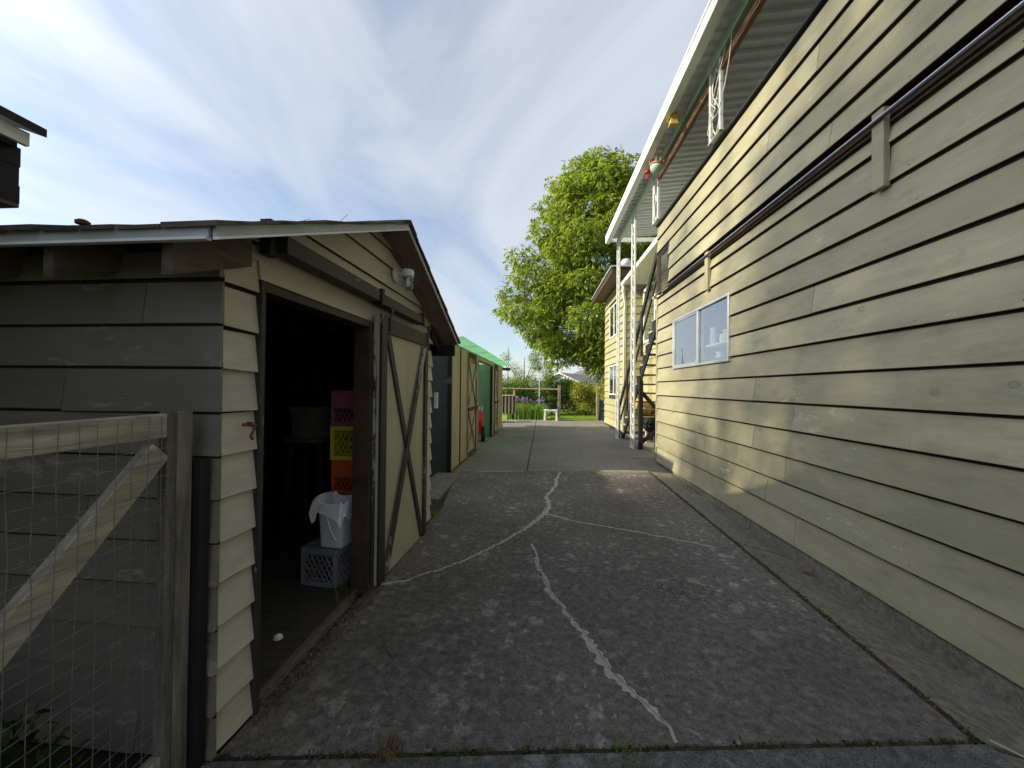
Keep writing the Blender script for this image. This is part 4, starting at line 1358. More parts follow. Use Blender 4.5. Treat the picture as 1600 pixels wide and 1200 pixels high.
m = MB(); m.bar((0.0665, DY0 + 0.13, DZ1 - 0.12), (0.0665, DY1 - 0.11, 0.03), 0.016, 0.07, (0, 0, 1)); m.build("cross_brace", M_trim, dr, S1, bevel=0.003)
m = MB(); m.bar((0.0815, DY0 + 0.11, 0.04), (0.0815, DY1 - 0.12, DZ1 - 0.13), 0.012, 0.075, (0, 0, 1)); m.build("cross_brace", M_trimx, dr, S1, bevel=0.003)
for y in (DY0 + 0.14, DY1 - 0.03):
    m = MB(); m.box(0.081, 0.088, y - 0.022, y + 0.022, 1.93, 2.10); m.lathe([(0.03, 0.0), (0.03, 0.012)], 12, (0.088, y, 2.105), "X")
    m.build("hanger", M_black, dr, S1)

# roof
RX1, RX0 = 0.21, -2.75
RN, RF = 1.215, 4.62
ZR = lambda y: RZ(y) + 0.004
for s, (ya, yb) in enumerate(((RN, PK), (PK, RF))):
    m = MB()
    m.prism([(ya, ZR(ya) if s == 0 else ZR(PK)), (yb, ZR(PK) if s == 0 else ZR(yb)), (yb, (ZR(PK) if s == 0 else ZR(yb)) + 0.022), (ya, (ZR(ya) if s == 0 else ZR(PK)) + 0.022)], RX0, RX1, lambda a, b_, h: (h, a, b_))
    m.build("roof_deck", M_soffit, shed, S1)
sl = 0.43
# drip edges (pale metal) along rake and eave
m = MB()
m.prism([(RN - 0.01, ZR(RN) - 0.012), (PK, ZR(PK) - 0.010), (PK, ZR(PK) + 0.030), (RN - 0.01, ZR(RN) + 0.030)], RX1, RX1 + 0.012, lambda a, b_, h: (h, a, b_))
m.build("drip_edge", M_drip, shed, S1)
m = MB()
m.prism([(RN - 0.01, ZR(RN) - 0.022), (PK, ZR(PK) - 0.018), (PK, ZR(PK) - 0.010), (RN - 0.01, ZR(RN) - 0.012)], RX1, RX1 + 0.024, lambda a, b_, h: (h, a, b_))
m.build("drip_lip", M_white, shed, S1)
m = MB(); m.prism([(PK + 0.002, ZR(PK) - 0.012), (RF, ZR(RF) - 0.012), (RF, ZR(RF) + 0.026), (PK + 0.002, ZR(PK) + 0.026)], RX1, RX1 + 0.010, lambda a, b_, h: (h, a, b_)); m.build("drip_edge", M_drip, shed, S1)
m = MB(); m.box(RX0, RX1 - 0.012, RN - 0.014, RN - 0.002, ZR(RN) - 0.014, ZR(RN) + 0.030); m.build("drip_edge", M_drip, shed, S1)
m = MB(); m.box(RX0, RX1 - 0.012, RN - 0.024, RN - 0.002, ZR(RN) - 0.024, ZR(RN) - 0.0145); m.build("drip_lip", M_white, shed, S1)
for x in (-0.00, -0.47, -0.94, -1.41, -1.88, -2.35):
    m = MB(); z0 = ZR(RN + 0.03)
    m.prism([(RN + 0.03, z0 - 0.135), (1.60, ZR(1.6) - 0.15), (1.60, ZR(1.6) - 0.002), (RN + 0.03, z0 - 0.002)], x - 0.021, x + 0.021, lambda a, b_, h: (h, a, b_))
    m.build("rafter_tail", M_rafter, shed, S1)
    m = MB(); z0 = ZR(RF - 0.03)
    m.prism([(RF - 0.03, z0 - 0.13), (4.2, ZR(4.2) - 0.15), (4.2, ZR(4.2) - 0.002), (RF - 0.03, z0 - 0.002)], x - 0.021, x + 0.021, lambda a, b_, h: (h, a, b_))
    m.build("rafter_tail", M_black, shed, S1)
m = MB(); m.box(RX0, RX1 - 0.03, RF - 0.028, RF - 0.004, ZR(RF) - 0.135, ZR(RF) - 0.004); m.build("fascia", M_black, shed, S1)
# shakes: five courses per slope, uneven butts
for s in (0, 1):
    for c in range(6):
        x = RX1 + 0.03
        while x > (-1.9 if c else -2.7):
            wd = random.uniform(0.13, 0.21)
            ln = 0.42
            yb0 = (RN - 0.035 + c * 0.31) if s == 0 else (RF + 0.035 - c * 0.31)
            yb1 = yb0 + (ln if s == 0 else -ln)
            yb1 = min(yb1, PK) if s == 0 else max(yb1, PK)
            zt = ZR(yb0) + 0.030
            th = random.uniform(0.010, 0.020)
            m = MB()
            dy = random.uniform(-0.012, 0.012)
            zb = lambda y: (ZR(PK) + 0.43 * ((y - PK) if s == 0 else (PK - y))) + 0.026
            m.prism([(yb0 + dy, zb(yb0) + 0.006), (yb1, zb(yb1) + 0.004), (yb1, zb(yb1) + 0.009), (yb0 + dy, zb(yb0) + 0.008 + th)], x - wd + 0.006, x, lambda a, b_, h: (h, a, b_))
            m.build("shake", M_shingle, shed, S1)
            x -= wd
m = MB()
for q in range(12):
    x = RX1 + 0.03 - q * 0.25
    for sg in (-1, 1):
        m.prism([(PK - 0.001 * sg, ZR(PK) + 0.048), (PK + sg * 0.14, ZR(PK) + 0.045 - 0.14 * 0.43 * 0.95), (PK + sg * 0.14, ZR(PK) + 0.06 - 0.14 * 0.43 * 0.95), (PK, ZR(PK) + 0.064)], x - 0.24, x, lambda a, b_, h: (h, a, b_))
m.build("ridge_cap", M_shingle, shed, S1)
tw = MB()
for (x, y, dx, dz) in ((-0.05, 2.4, 0.05, 0.11), (0.02, 1.9, 0.05, 0.06), (0.1, 2.35, 0.09, 0.045), (-0.9, 1.25, 0.02, 0.07), (-0.75, 1.26, -0.03, 0.05)):
    z = ZR(min(y, PK)) + 0.045
    tw.tube([(x, y, z), (x + dx * 0.5, y + 0.03, z + dz * 0.45), (x + dx * 0.8, y + 0.05, z + dz * 0.7)], 0.0013, 4)
tag(tw.build("twig", M_bark, None, S1), "thin dry twigs lying on the shed roof edge", "twig", kind="stuff")
sdb = MB(); sdb.lathe([(0.0, 0.0), (0.02, 0.004), (0.021, 0.013), (0.012, 0.02), (0.0, 0.022)], 10, (-0.30, 1.22, ZR(1.22) + 0.045))
tag(sdb.build("pine_cone", M_rust, None, S1), "small reddish pine cone lying on the shed eave", "cone")

# wall lamp
wl = thing("wall_lamp", "white jar-shaped wall lamp on the shed gable", "lamp", tuple(S1 @ Vector((0.005, 3.20, 2.45))), -0.028)
m = MB(); m.lathe([(0.062, 0.0), (0.06, 0.016), (0.04, 0.028), (0.0, 0.03)], 18, (0.004, 3.20, 2.452), "X"); m.build("backplate", M_white, wl, S1, smooth=True)
m = MB(); m.tube([(0.02, 3.20, 2.455), (0.07, 3.20, 2.462), (0.10, 3.20, 2.468)], 0.02, 10); m.build("arm", M_white, wl, S1, smooth=True)
m = MB(); m.lathe([(0.05, 0.0), (0.054, 0.012), (0.054, 0.05), (0.046, 0.062), (0.0, 0.065)], 18, (0.115, 3.20, 2.435)); m.build("cap", M_white, wl, S1, smooth=True)
m = MB(); m.lathe([(0.0, -0.115), (0.03, -0.113), (0.044, -0.10), (0.049, -0.085), (0.047, -0.07), (0.05, -0.055), (0.047, -0.04), (0.05, -0.02), (0.047, 0.0)], 20, (0.115, 3.20, 2.434)); m.build("jar", M_lampglass, wl, S1, smooth=True)
m = MB(); m.lathe([(0.0, -0.08), (0.024, -0.07), (0.03, -0.045), (0.014, -0.015), (0.014, 0.0)], 14, (0.115, 3.20, 2.434)); m.build("bulb", M_white, wl, S1, smooth=True)

hk = MB()
hk.tube([(0.012, 1.60, 1.335), (0.035, 1.60, 1.335), (0.04, 1.605, 1.31), (0.03, 1.60, 1.275), (0.028, 1.615, 1.262)], 0.006, 6)
hk.tube([(0.014, 1.575, 1.33), (0.02, 1.645, 1.32)], 0.007, 6)
tag(hk.build("hook", M_rust, None, S1), "rusty iron hook screwed to the shed corner boards", "hook")
tm = thing("wall_thermometer", "small white thermometer board on the shed's far corner", "thermometer", tuple(S1 @ Vector((0.02, 4.31, 1.3))), -0.028)
m = MB(); m.box(0.02, 0.065, 4.302, 4.322, 1.26, 1.44); m.build("board", M_white, tm, S1, bevel=0.003)
m = MB(); m.tube([(0.04, 4.298, 1.30), (0.04, 4.298, 1.42)], 0.003, 5); m.build("tube", M_strip, tm, S1)

# ---- inside the shed
def crate(name, label, mat, x, y, z, rz, w_=0.33, h=0.28, solid=False, group="plastic milk crates in the shed"):
    t = thing(name, label, "crate", (x, y, z), rz, group)
    a = w_ / 2
    p = 0.03
    for sx in (-1, 1):
        for sy in (-1, 1):
            m = MB()
            m.box(sx * a - (p if sx > 0 else 0), sx * a + (0 if sx > 0 else p), sy * a - (p if sy > 0 else 0), sy * a + (0 if sy > 0 else p), 0.0, h)
            m.build("corner_post", mat, t, local=True, bevel=0.003)
    for nm, z0, z1 in (("rim", h - 0.035, h - 0.001), ("base_band", 0.001, 0.035)):
        m = MB()
        e = 0.004
        m.box(-a + p, a - p, -a - e, -a + 0.012, z0, z1); m.box(-a + p, a - p, a - 0.012, a + e, z0, z1)
        m.box(-a - e, -a + 0.012, -a + p, a - p, z0, z1); m.box(a - 0.012, a + e, -a + p, a - p, z0, z1)
        m.build(nm, mat, t, local=True)
    lat = MB()
    zz0, zz1 = 0.035, h - 0.035
    if solid:
        zz1 = h * 0.5
    step = 0.042
    span = zz1 - zz0
    for face in range(4):
        def pt(u, z_):
            if face == 0: return (u, -a + 0.006, z_)
            if face == 1: return (u, a - 0.006, z_)
            if face == 2: return (-a + 0.006, u, z_)
            return (a - 0.006, u, z_)
        lo, hi = -a + p, a - p
        k = lo - span * 0.6
        while k < hi:
            for sg in (1, -1):
                u0_, z0_, u1_, z1_ = k, zz0, k + span * 0.6, zz1
                if sg < 0: u0_, u1_ = u1_, u0_
                # clip to face
                def clipu(ua, za, ub, zb):
                    for lim, side in ((lo, -1), (hi, 1)):
                        if (ua - lim) * side > 0 and (ub - lim) * side > 0: return None
                        if (ua - lim) * side > 0:
                            f = (lim - ua) / (ub - ua); ua, za = lim, za + (zb - za) * f
                        elif (ub - lim) * side > 0:
                            f = (lim - ua) / (ub - ua); ub, zb = lim, za + (zb - za) * f
                    return ua, za, ub, zb
                c = clipu(u0_, z0_, u1_, z1_)
                if c and abs(c[3] - c[1]) > 0.01:
                    up = (0, 1, 0) if face < 2 else (1, 0, 0)
                    lat.bar(pt(c[0], c[1]), pt(c[2], c[3]), 0.007, 0.006, up)
            k += step
    for q in range(8):
        u = -a + 0.02 + q * (w_ - 0.04) / 7
        lat.bar((u, -a + 0.01, 0.006), (u, a - 0.01, 0.006), 0.008, 0.006); lat.bar((-a + 0.01, u, 0.011), (a - 0.01, u, 0.011), 0.008, 0.006)
    tag(lat.build("lattice", mat, t, local=True), kind="stuff")
    if solid:
        m = MB(); m.box(-a + p, a - p, -a, -a + 0.008, h * 0.5, h - 0.036); m.box(-a, -a + 0.008, -a + p, a - p, h * 0.5, h - 0.036); m.build("name_panel", mat, t, local=True)
    else:
        m = MB()
        m.tube([(-0.05, -a - 0.002, 0.07), (-0.06, -a - 0.002, 0.055), (0.06, -a - 0.002, 0.055), (0.05, -a - 0.002, 0.07)], 0.005, 5); m.build("handle", mat, t, local=True)
    return t


g = crate("milk_crate", "grey plastic milk crate upside down on the floor just inside the shed doorway", M_cgrey, -1.61, 2.92, 0.006, -0.13, 0.30, 0.275)
for q in range(1):
    m = MB()
    a = 0.15
    for k in range(8):
        u = -a + 0.02 + k * (2 * a - 0.04) / 7
        m.bar((u, -a + 0.01, 0.268), (u, a - 0.01, 0.268), 0.012, 0.006); m.bar((-a + 0.01, u, 0.272), (a - 0.01, u, 0.272), 0.010, 0.006)
    tag(m.build("top_grid", M_cgrey, g, local=True), kind="stuff")
STX, STY = -1.585, 3.30
zc = 0.006
for nm, lab, mt, h, so in (("black_low", "black plastic crate at the very bottom of the crate stack", M_cblack, 0.29, False),
                           ("black_mid", "black plastic crate right under the orange crate", M_cblack, 0.29, False),
                           ("orange", "orange plastic crate under the yellow one in the shed stack", M_corange, 0.285, True),
                           ("yellow", "bright yellow plastic crate in the middle of the shed stack", M_cyellow, 0.285, False),
                           ("pink", "pink plastic crate on top of the shed stack", M_cpink, 0.30, True)):
    crate("milk_crate", lab, mt, STX + random.uniform(-0.008, 0.012), STY, zc, random.uniform(-0.03, 0.03), 0.33, h, so)
    zc += h + 0.002

bk = thing("bucket", "tall white square bucket with a bag over its rim on the grey crate", "bucket", (-1.535, 2.88, 0.285), -0.13)
m = MB()
for i, (h, a) in enumerate(((0, 0.088), (0.02, 0.093), (0.31, 0.108))):
    pass
prf = [(0.086, 0.0), (0.092, 0.012), (0.107, 0.31), (0.112, 0.315), (0.112, 0.33), (0.104, 0.33), (0.088, 0.03)]
vs, fs = [], []
seg = 24
for r, z in prf:
    for k in range(seg):
        a = 2 * pi * k / seg
        c_, s_ = cos(a), sin(a)
        e = 0.22
        vs.append((r * (abs(c_) ** e) * (1 if c_ > 0 else -1) * 1.0, r * (abs(s_) ** e) * (1 if s_ > 0 else -1), z))
for i in range(len(prf) - 1):
    for k in range(seg):
        fs.append((i * seg + k, i * seg + (k + 1) % seg, (i + 1) * seg + (k + 1) % seg, (i + 1) * seg + k))
fs.append(tuple(range(seg))[::-1]); fs.append(tuple((len(prf) - 1) * seg + k for k in range(seg)))
m.add(vs, fs); m.build("body", M_bucket, bk, local=True, smooth=True)
m = MB(); m.tube([(-0.02, -0.112, 0.28), (0.0, -0.125, 0.22), (0.03, -0.128, 0.14), (0.06, -0.118, 0.08), (0.075, -0.112, 0.06)], 0.006, 6); m.build("handle", M_bag, bk, local=True, smooth=True)
# draped bag over the rim
vs, fs = [], []
seg = 36
rs = random.Random(5)
dro = [0.10 + 0.05 * sin(k * 0.9) + rs.uniform(-0.015, 0.02) for k in range(seg)]
for j in range(6):
    for k in range(seg):
        a = 2 * pi * k / seg
        c_, s_ = cos(a), sin(a)
        e = 0.3
        f = j / 5
        r = [0.080, 0.100, 0.114, 0.122, 0.126, 0.132][j] + 0.006 * sin(k * 2.3 + j)
        z = [0.28, 0.345, 0.350, 0.32, 0.0, 0.0][j]
        if j == 4: z = 0.32 - dro[k] * 0.6
        if j == 5: z = 0.32 - dro[k]
        z += 0.012 * sin(k * 1.1) * (1 if j in (1, 2) else 0.3)
        if j >= 1 and 10 <= k <= 24:     # pulled up and out on the left
            lift = sin((k - 10) / 14 * pi)
            r += 0.045 * lift * (1 if j >= 3 else 0.2); z += 0.03 * lift
        vs.append((r * (abs(c_) ** e) * (1 if c_ > 0 else -1), r * (abs(s_) ** e) * (1 if s_ > 0 else -1), z))
for j in range(5):
    for k in range(seg):
        fs.append((j * seg + k, j * seg + (k + 1) % seg, (j + 1) * seg + (k + 1) % seg, (j + 1) * seg + k))
m = MB(); m.add(vs, fs)
bag = m.build("plastic_bag", M_bag, None, Matrix.Translation((-1.535, 2.88, 0.287)) @ Matrix.Rotation(-0.13, 4, "Z"), smooth=True)
sm_ = bag.modifiers.new("smooth", "SUBSURF"); sm_.levels = 2; sm_.render_levels = 2
tag(bag, "crumpled white plastic bag draped over the white bucket rim", "bag")

# dim clutter deeper in the shed
shf = thing("shelf_unit", "dark wooden shelf unit at the back of the shed", "shelf", (-3.35, 3.6, 0))
for x in (-0.5, 0.5):
    for y in (-0.2, 0.2):
        MB().box(x - 0.02, x + 0.02, y - 0.02, y + 0.02, 0, 1.7).build("upright", M_rafter, shf, local=True)
for z in (0.35, 0.8, 1.25):
    MB().box(-0.52, 0.52, -0.22, 0.22, z, z + 0.025).build("board", M_rafter, shf, local=True)
cb = thing("cardboard_box", "pale open box on the shelf at the back of the shed", "box", (-3.05, 3.55, 1.276), 0.15)
m = MB(); m.box(-0.2, 0.2, -0.16, 0.16, 0, 0.24); m.build("carton", M_card, cb, local=True)
m = MB(); m.bar((-0.2, -0.163, 0.235), (0.2, -0.163, 0.235), 0.004, 0.09); m.build("flap", M_card, cb, local=True)
st2 = thing("wooden_stand", "tall weathered wooden stand in the dark shed behind the crates", "stand", (-2.2, 3.62, 0.005))
MB().box(-0.19, 0.19, -0.17, 0.17, 0.96, 1.0).build("top", M_rafter, st2, local=True, bevel=0.004)
for sx in (-1, 1):
    for sy in (-1, 1):
        m = MB(); m.bar((0.14 * sx, 0.12 * sy, 0.96), (0.18 * sx, 0.16 * sy, 0), 0.04, 0.04, (0, 1, 0)); m.build("leg", M_dark, st2, local=True)
cb2 = thing("storage_box", "pale square carton on the wooden stand inside the shed", "box", (-2.2, 3.62, 1.006), -0.2)
m = MB(); m.prism([(-0.13, 0), (0.13, 0), (0.15, 0.27), (-0.15, 0.27)], -0.12, 0.12, lambda a, b_, h: (a, h, b_)); m.build("carton", M_card, cb2, local=True)
m = MB(); m.box(-0.16, 0.16, -0.13, 0.13, 0.271, 0.29); m.build("lid", M_card, cb2, local=True)
tis = MB(); tis.lathe([(0.0, 0), (0.028, 0.006), (0.022, 0.022), (0.0, 0.03)], 7, (-1.52, 2.18, 0.004))
tag(tis.build("paper_scrap", M_bag), "white crumpled paper scrap on the shed floor", "litter")

# ================================================================== GATE
gx = -1.375
gate = thing("gate", "weathered wooden gate with wire mesh swung open beside the shed corner", "gate", (gx, 1.40, 0))
post = MB(); post.box(-1.36, -1.305, 1.405, 1.45, -0.05, 1.205)
pt_ = thing("gate_post", "black hinge post fixed against the shed corner by the gate", "post", (-1.33, 1.42, 0))
post.build("post", M_black, pt_, bevel=0.003)
for z in (1.06, 0.42):
    MB().box(-1.368, -1.361, 1.40, 1.43, z, z + 0.08).build("hinge", M_strip, pt_)
m = MB(); m.prism([(0.12, 1.300), (1.318, 1.305), (1.318, 1.392), (0.12, 1.382)], gx - 0.02, gx + 0.02, lambda a, b_, h: (h, a, b_)); m.build("top_rail", M_grey_wood, gate, bevel=0.003)
m = MB(); m.box(gx - 0.02, gx + 0.02, 1.32, 1.40, 0.02, 1.40); m.build("stile", M_grey_woodz, gate, bevel=0.003)
m = MB(); m.box(gx + 0.0205, gx + 0.04, 1.352, 1.40, 0.02, 1.398); m.build("cover_strip", M_grey_woodz, gate, bevel=0.002)
m = MB(); m.box(gx - 0.02, gx + 0.02, 0.10, 1.318, 0.06, 0.15); m.build("bottom_rail", M_grey_wood, gate, bevel=0.003)
m = MB(); m.box(gx - 0.02, gx + 0.02, 0.10, 0.19, 0.152, 1.298); m.build("stile", M_grey_woodz, gate, bevel=0.003)
m = MB(); m.bar((gx - 0.0, 1.30, 1.26), (gx - 0.0, 0.28, 0.17), 0.036, 0.085, (0, 0, 1)); m.build("brace", M_grey_wood, gate, bevel=0.003)
wm = MB()
xw = gx + 0.0245
k = 0
y = 1.395
while y > 0.12:
    pts = [(xw + random.uniform(-0.0015, 0.0015), y + random.uniform(-0.004, 0.004), z) for z in np.linspace(0.05, 1.385, 9)]
    wm.tube(pts, 0.0011, 4, False)
    y -= 0.0505
z = 0.06
while z < 1.39:
    pts = [(xw + 0.002 + random.uniform(-0.0015, 0.0015), yy, z + random.uniform(-0.0035, 0.0035)) for yy in np.linspace(0.11, 1.40, 10)]
    wm.tube(pts, 0.0011, 4, False)
    z += 0.0505
tag(wm.build("wire_mesh", M_wire, gate), kind="stuff")

# ================================================================== SHED 2 (panel shed, green roof)
S2 = Matrix.Translation((-1.675, 0, 0)) @ Matrix.Rotation(-0.022, 4, "Z")
s2 = thing("panel_shed", "long khaki panel shed with green corrugated roof beyond the first shed", "shed", (-2.6, 10.3, 0), -0.022)
BY0, BY1, TZ = 6.62, 14.1, 2.27
QY0, QY1 = 9.25, 11.60
m = MB()
m.box(-0.06, -0.012, BY0 + 0.01, QY0, -0.02, TZ); m.box(-0.06, -0.012, QY1, BY1, -0.02, TZ); m.box(-0.06, -0.012, QY0, QY1, 2.17, TZ)
m.build("front_wall", M_dark, s2, S2)
m = MB(); m.box(-2.5, -0.062, BY0, BY0 + 0.05, -0.02, TZ - 0.02); m.build("end_wall", M_shed2end, s2, S2)
m = MB(); m.box(-2.5, -0.062, BY1 - 0.05, BY1, -0.02, TZ - 0.03); m.box(-2.55, -2.5, BY0, BY1, -0.02, 2.08); m.build("inner_wall", M_shed2in, s2, S2)
m = MB(); m.box(-2.5, -0.065, 12.15, 12.20, -0.02, TZ - 0.03); m.build("partition", M_shed2in, s2, S2)
m = MB(); m.box(-2.5, -0.01, BY0 + 0.05, BY1 - 0.05, -0.015, 0.006); m.build("floor", M_slabfar, s2, S2)
m = MB(); m.box(-0.055, 0.02, BY0 - 0.022, BY0 - 0.0, 0.0, TZ - 0.01); m.build("corner_trim", M_black, s2, S2)
ys = [6.62, 7.30, 7.92]
pan = [(6.62, 7.32), (7.32, 7.94), (9.02, QY0), (QY1, 12.05), (13.0, 13.55), (13.55, 14.1)]
for a, b_ in pan:
    m = MB(); m.box(-0.0115, 0.0, a + 0.006, b_ - 0.006, 0.03, TZ - 0.01); m.build("wall_panel", M_shed2, s2, S2, bevel=0.002)
    m = MB(); m.box(0.0005, 0.016, b_ - 0.022, b_ + 0.022, 0.02, TZ - 0.01); m.build("batten", M_trim if b_ in (7.32, 12.05) else M_shed2, s2, S2, bevel=0.002)
m = MB(); m.box(-0.0115, -0.001, QY0 + 0.001, QY1 - 0.001, 2.175, TZ - 0.01); m.build("wall_panel", M_shed2, s2, S2)
m = MB(); m.box(-0.01, 0.024, QY1 - 0.05, QY1, 0.0, 2.17); m.build("door_jamb", M_black, s2, S2)
m = MB(); m.box(-0.01, 0.022, QY0, QY1 - 0.051, 2.13, 2.17); m.build("door_header", M_trimy, s2, S2)


def xdoor(a, b_, lab, z1=2.14):
    t = thing("shed_door", lab, "door", tuple(S2 @ Vector((0.01, (a + b_) / 2, 0))), -0.022, "X-braced doors of the panel shed")
    m = MB(); m.box(-0.010, 0.004, a, b_, 0.04, z1); m.build("panel", M_shed2, t, S2)
    for y0, y1 in ((a, a + 0.06), (b_ - 0.06, b_)):
        m = MB(); m.box(0.0045, 0.022, y0, y1, 0.04, z1); m.build("stile", M_trimx, t, S2)
    for z0, z1_ in ((0.04, 0.11), (1.0, 1.07), (z1 - 0.09, z1)):
        m = MB(); m.box(0.0045, 0.020, a + 0.061, b_ - 0.061, z0, z1_); m.build("rail", M_trimx, t, S2)
    for z0, z1_ in ((0.11, 1.0), (1.07, z1 - 0.09)):
        for sg in (1, -1):
            p0, p1 = (a + 0.07, b_ - 0.07) if sg > 0 else (b_ - 0.07, a + 0.07)
            xo = 0.010 if sg > 0 else 0.019
            m = MB(); m.bar((xo, p0, z0 + 0.01), (xo, p1, z1_ - 0.01), 0.008, 0.045); m.build("cross_brace", M_trimx, t, S2)
    m = MB(); m.bar((0.03, a + 0.04, 1.035), (0.035, b_ + 0.10, 1.04), 0.02, 0.07); m.build("latch_bar", M_black, t, S2)
    return t


xdoor(7.97, 8.98, "nearer X-braced shed door, just left of the open doorway")
xdoor(12.08, 12.95, "farther X-braced shed door at the patio end")
hl = MB(); hl.tube([(0.02, QY0 - 0.08, 1.98), (0.10, QY0 - 0.08, 1.98), (0.11, QY0 - 0.08, 1.93)], 0.012, 6)
tag(hl.build("door_catch", M_strip, None, S2), "small metal catch on the frame left of the green-lit doorway", "catch")
# corrugated fibreglass roof sheets
EXO = 0.26
edge = MB()


def sheet(y0, y1, dz):
    per = 0.076
    n = int((y1 - y0) / per * 8)
    xs = [EXO, 0.0, -1.2, -2.75]
    vs, fs = [], []
    for i in range(n + 1):
        y = y0 + (y1 - y0) * i / n
        z = 0.011 * sin(2 * pi * y / per)
        for x in xs:
            vs.append((x, y, 2.325 + 0.085 * x + z + dz + 0.006))
    w_ = len(xs)
    for i in range(n):
        for j in range(w_ - 1):
            fs.append((i * w_ + j, i * w_ + j + 1, (i + 1) * w_ + j + 1, (i + 1) * w_ + j))
    m = MB(); m.add(vs, fs)
    return m.build("roof_sheet", M_greensheet, s2, S2, smooth=True)


yy = 6.35
kk = 0
while yy < 14.4:
    sheet(yy, min(yy + 1.42, 14.85), 0.004 * (kk % 2))
    yy += 1.36
    kk += 1
for x, z in ((-0.04, 2.30), (-0.9, 2.225), (-2.2, 2.115)):
    m = MB(); m.box(x - 0.02, x + 0.02, 6.4, 14.8, z - 0.045, z + 0.006); m.build("purlin", M_rawwood, s2, S2)
m = MB(); m.box(-0.1, 0.24, 14.80, 14.84, 2.18, 2.28); m.build("end_block", M_black, s2, S2)
# a kerb stone between the sheds
m = MB(); m.box(-1.75, -1.32, 5.0, 6.55, -0.04, 0.03)
tag(m.build("kerb_stone", M_kerb, bevel=0.012), kind="structure")

# red machine standing in the doorway
mo = thing("garden_tiller", "red garden machine with black wheel standing in the shed doorway", "machine", tuple(S2 @ Vector((-0.17, 10.62, 0))), 0.1)
m = MB(); m.lathe([(0.05, -0.05), (0.19, -0.05), (0.215, -0.03), (0.215, 0.03), (0.19, 0.05), (0.05, 0.05)], 24, (0.08, 0, 0.215), "X"); m.build("wheel", M_rubber, mo, local=True, smooth=True)
m = MB(); m.lathe([(0.0, -0.055), (0.11, -0.055), (0.11, 0.055), (0.0, 0.055)], 16, (0.08, 0, 0.215), "X"); m.build("hub", M_chrome, mo, local=True)
m = MB(); m.lathe([(0.05, -0.05), (0.19, -0.05), (0.215, -0.03), (0.215, 0.03), (0.19, 0.05), (0.05, 0.05)], 24, (-0.42, 0, 0.215), "X"); m.build("wheel", M_rubber, mo, local=True, smooth=True)
m = MB(); m.prism([(-0.22, 0.40), (0.20, 0.40), (0.28, 0.62), (0.20, 0.86), (-0.12, 0.80), (-0.25, 0.6)], -0.34, 0.06, lambda a, b_, h: (h, a, b_)); m.build("engine_cover", M_red, mo, local=True, bevel=0.03, seg=2)
m = MB(); m.box(-0.30, 0.03, -0.16, 0.16, 0.22, 0.40); m.build("chassis", M_red, mo, local=True, bevel=0.01)
m = MB(); m.box(-0.20, -0.02, 0.05, 0.2, 0.86, 0.99); m.build("fuel_tank", M_white, mo, local=True, bevel=0.03, seg=2)
m = MB(); m.tube([(-0.30, 0.1, 0.5), (-0.30, 0.55, 0.95), (-0.30, 0.75, 1.0)], 0.015, 6); m.tube([(0.02, 0.1, 0.5), (0.02, 0.55, 0.95), (0.02, 0.75, 1.0)], 0.015, 6); m.build("handlebars", M_chrome, mo, local=True)

# ================================================================== NEIGHBOUR'S ROOF CORNER (upper left)
nb = thing("neighbour_building", "dark overhanging porch eave with shingled header at the upper left edge", "building", (-3.2, -1.5, 0))
NY = 1.25
m = MB(); m.box(-1.96, -1.885, -4.5, NY - 0.015, 2.145, 2.36); m.build("header", M_black, nb)
m = MB(); m.box(-4.4, -1.961, NY - 0.10, NY - 0.03, 2.16, 2.36); m.build("end_header", M_black, nb)
m = MB(); m.box(-4.4, -2.75, -4.5, 1.17, -0.3, 2.36); m.box(-4.4, -2.80, 1.17, 1.44, -0.3, 1.95); m.build("wall", M_dark, nb)  # second box: unseen wall extension added to stop sun in the passage
rs = random.Random(3)
yk = NY
while yk > 0.2:
    wd = rs.uniform(0.05, 0.10)
    for q in range(3):
        z = 2.142 + q * 0.068
        m = MB(); m.box(-1.884, -1.874 + rs.uniform(-0.004, 0.004), yk - wd + 0.003, yk + (rs.uniform(-0.004, 0.006) if yk == NY else 0), z + rs.uniform(-0.004, 0.004), z + 0.066); m.build("shingle", M_black, nb)
    yk -= wd
m = MB(); m.box(-1.95, -1.870, -4.5, NY - 0.004, 2.128, 2.141); m.build("bottom_board", M_rafter, nb)
nsl = 0.36
zr = lambda x: 2.395 + (-1.80 - x) * nsl
m = MB(); m.prism([(-4.6, zr(-4.6)), (-1.80, zr(-1.80)), (-1.80, zr(-1.80) + 0.03), (-4.6, zr(-4.6) + 0.03)], -4.6, NY + 0.02, lambda a, b_, h: (a, h, b_)); m.build("roof", M_black, nb)
m = MB(); m.box(-1.842, -1.825, -4.55, NY - 0.01, 2.345, 2.392); m.build("gutter", M_white, nb)
m = MB(); m.box(-1.875, -1.843, -4.5, NY - 0.03, 2.33, 2.352); m.build("soffit", M_dark, nb)

# unseen fence added to keep sun from reaching the drive between the sheds
fc = thing("sun_block_fence", "tall weathered board fence, unseen, added to stop sun between the two sheds", "fence", (-3.6, 5.4, 0))
for k in range(16):
    y = 4.32 + k * 0.145
    MB().box(-3.62, -3.60 + 0.004 * (k % 2), y, y + 0.14, -0.1, 2.75 + random.uniform(-0.02, 0.02)).build("fence_board", M_grey_woodz, fc)
for z in (0.4, 2.2):
    MB().box(-3.66, -3.621, 4.3, 6.64, z, z + 0.09).build("rail", M_yardwood, fc)

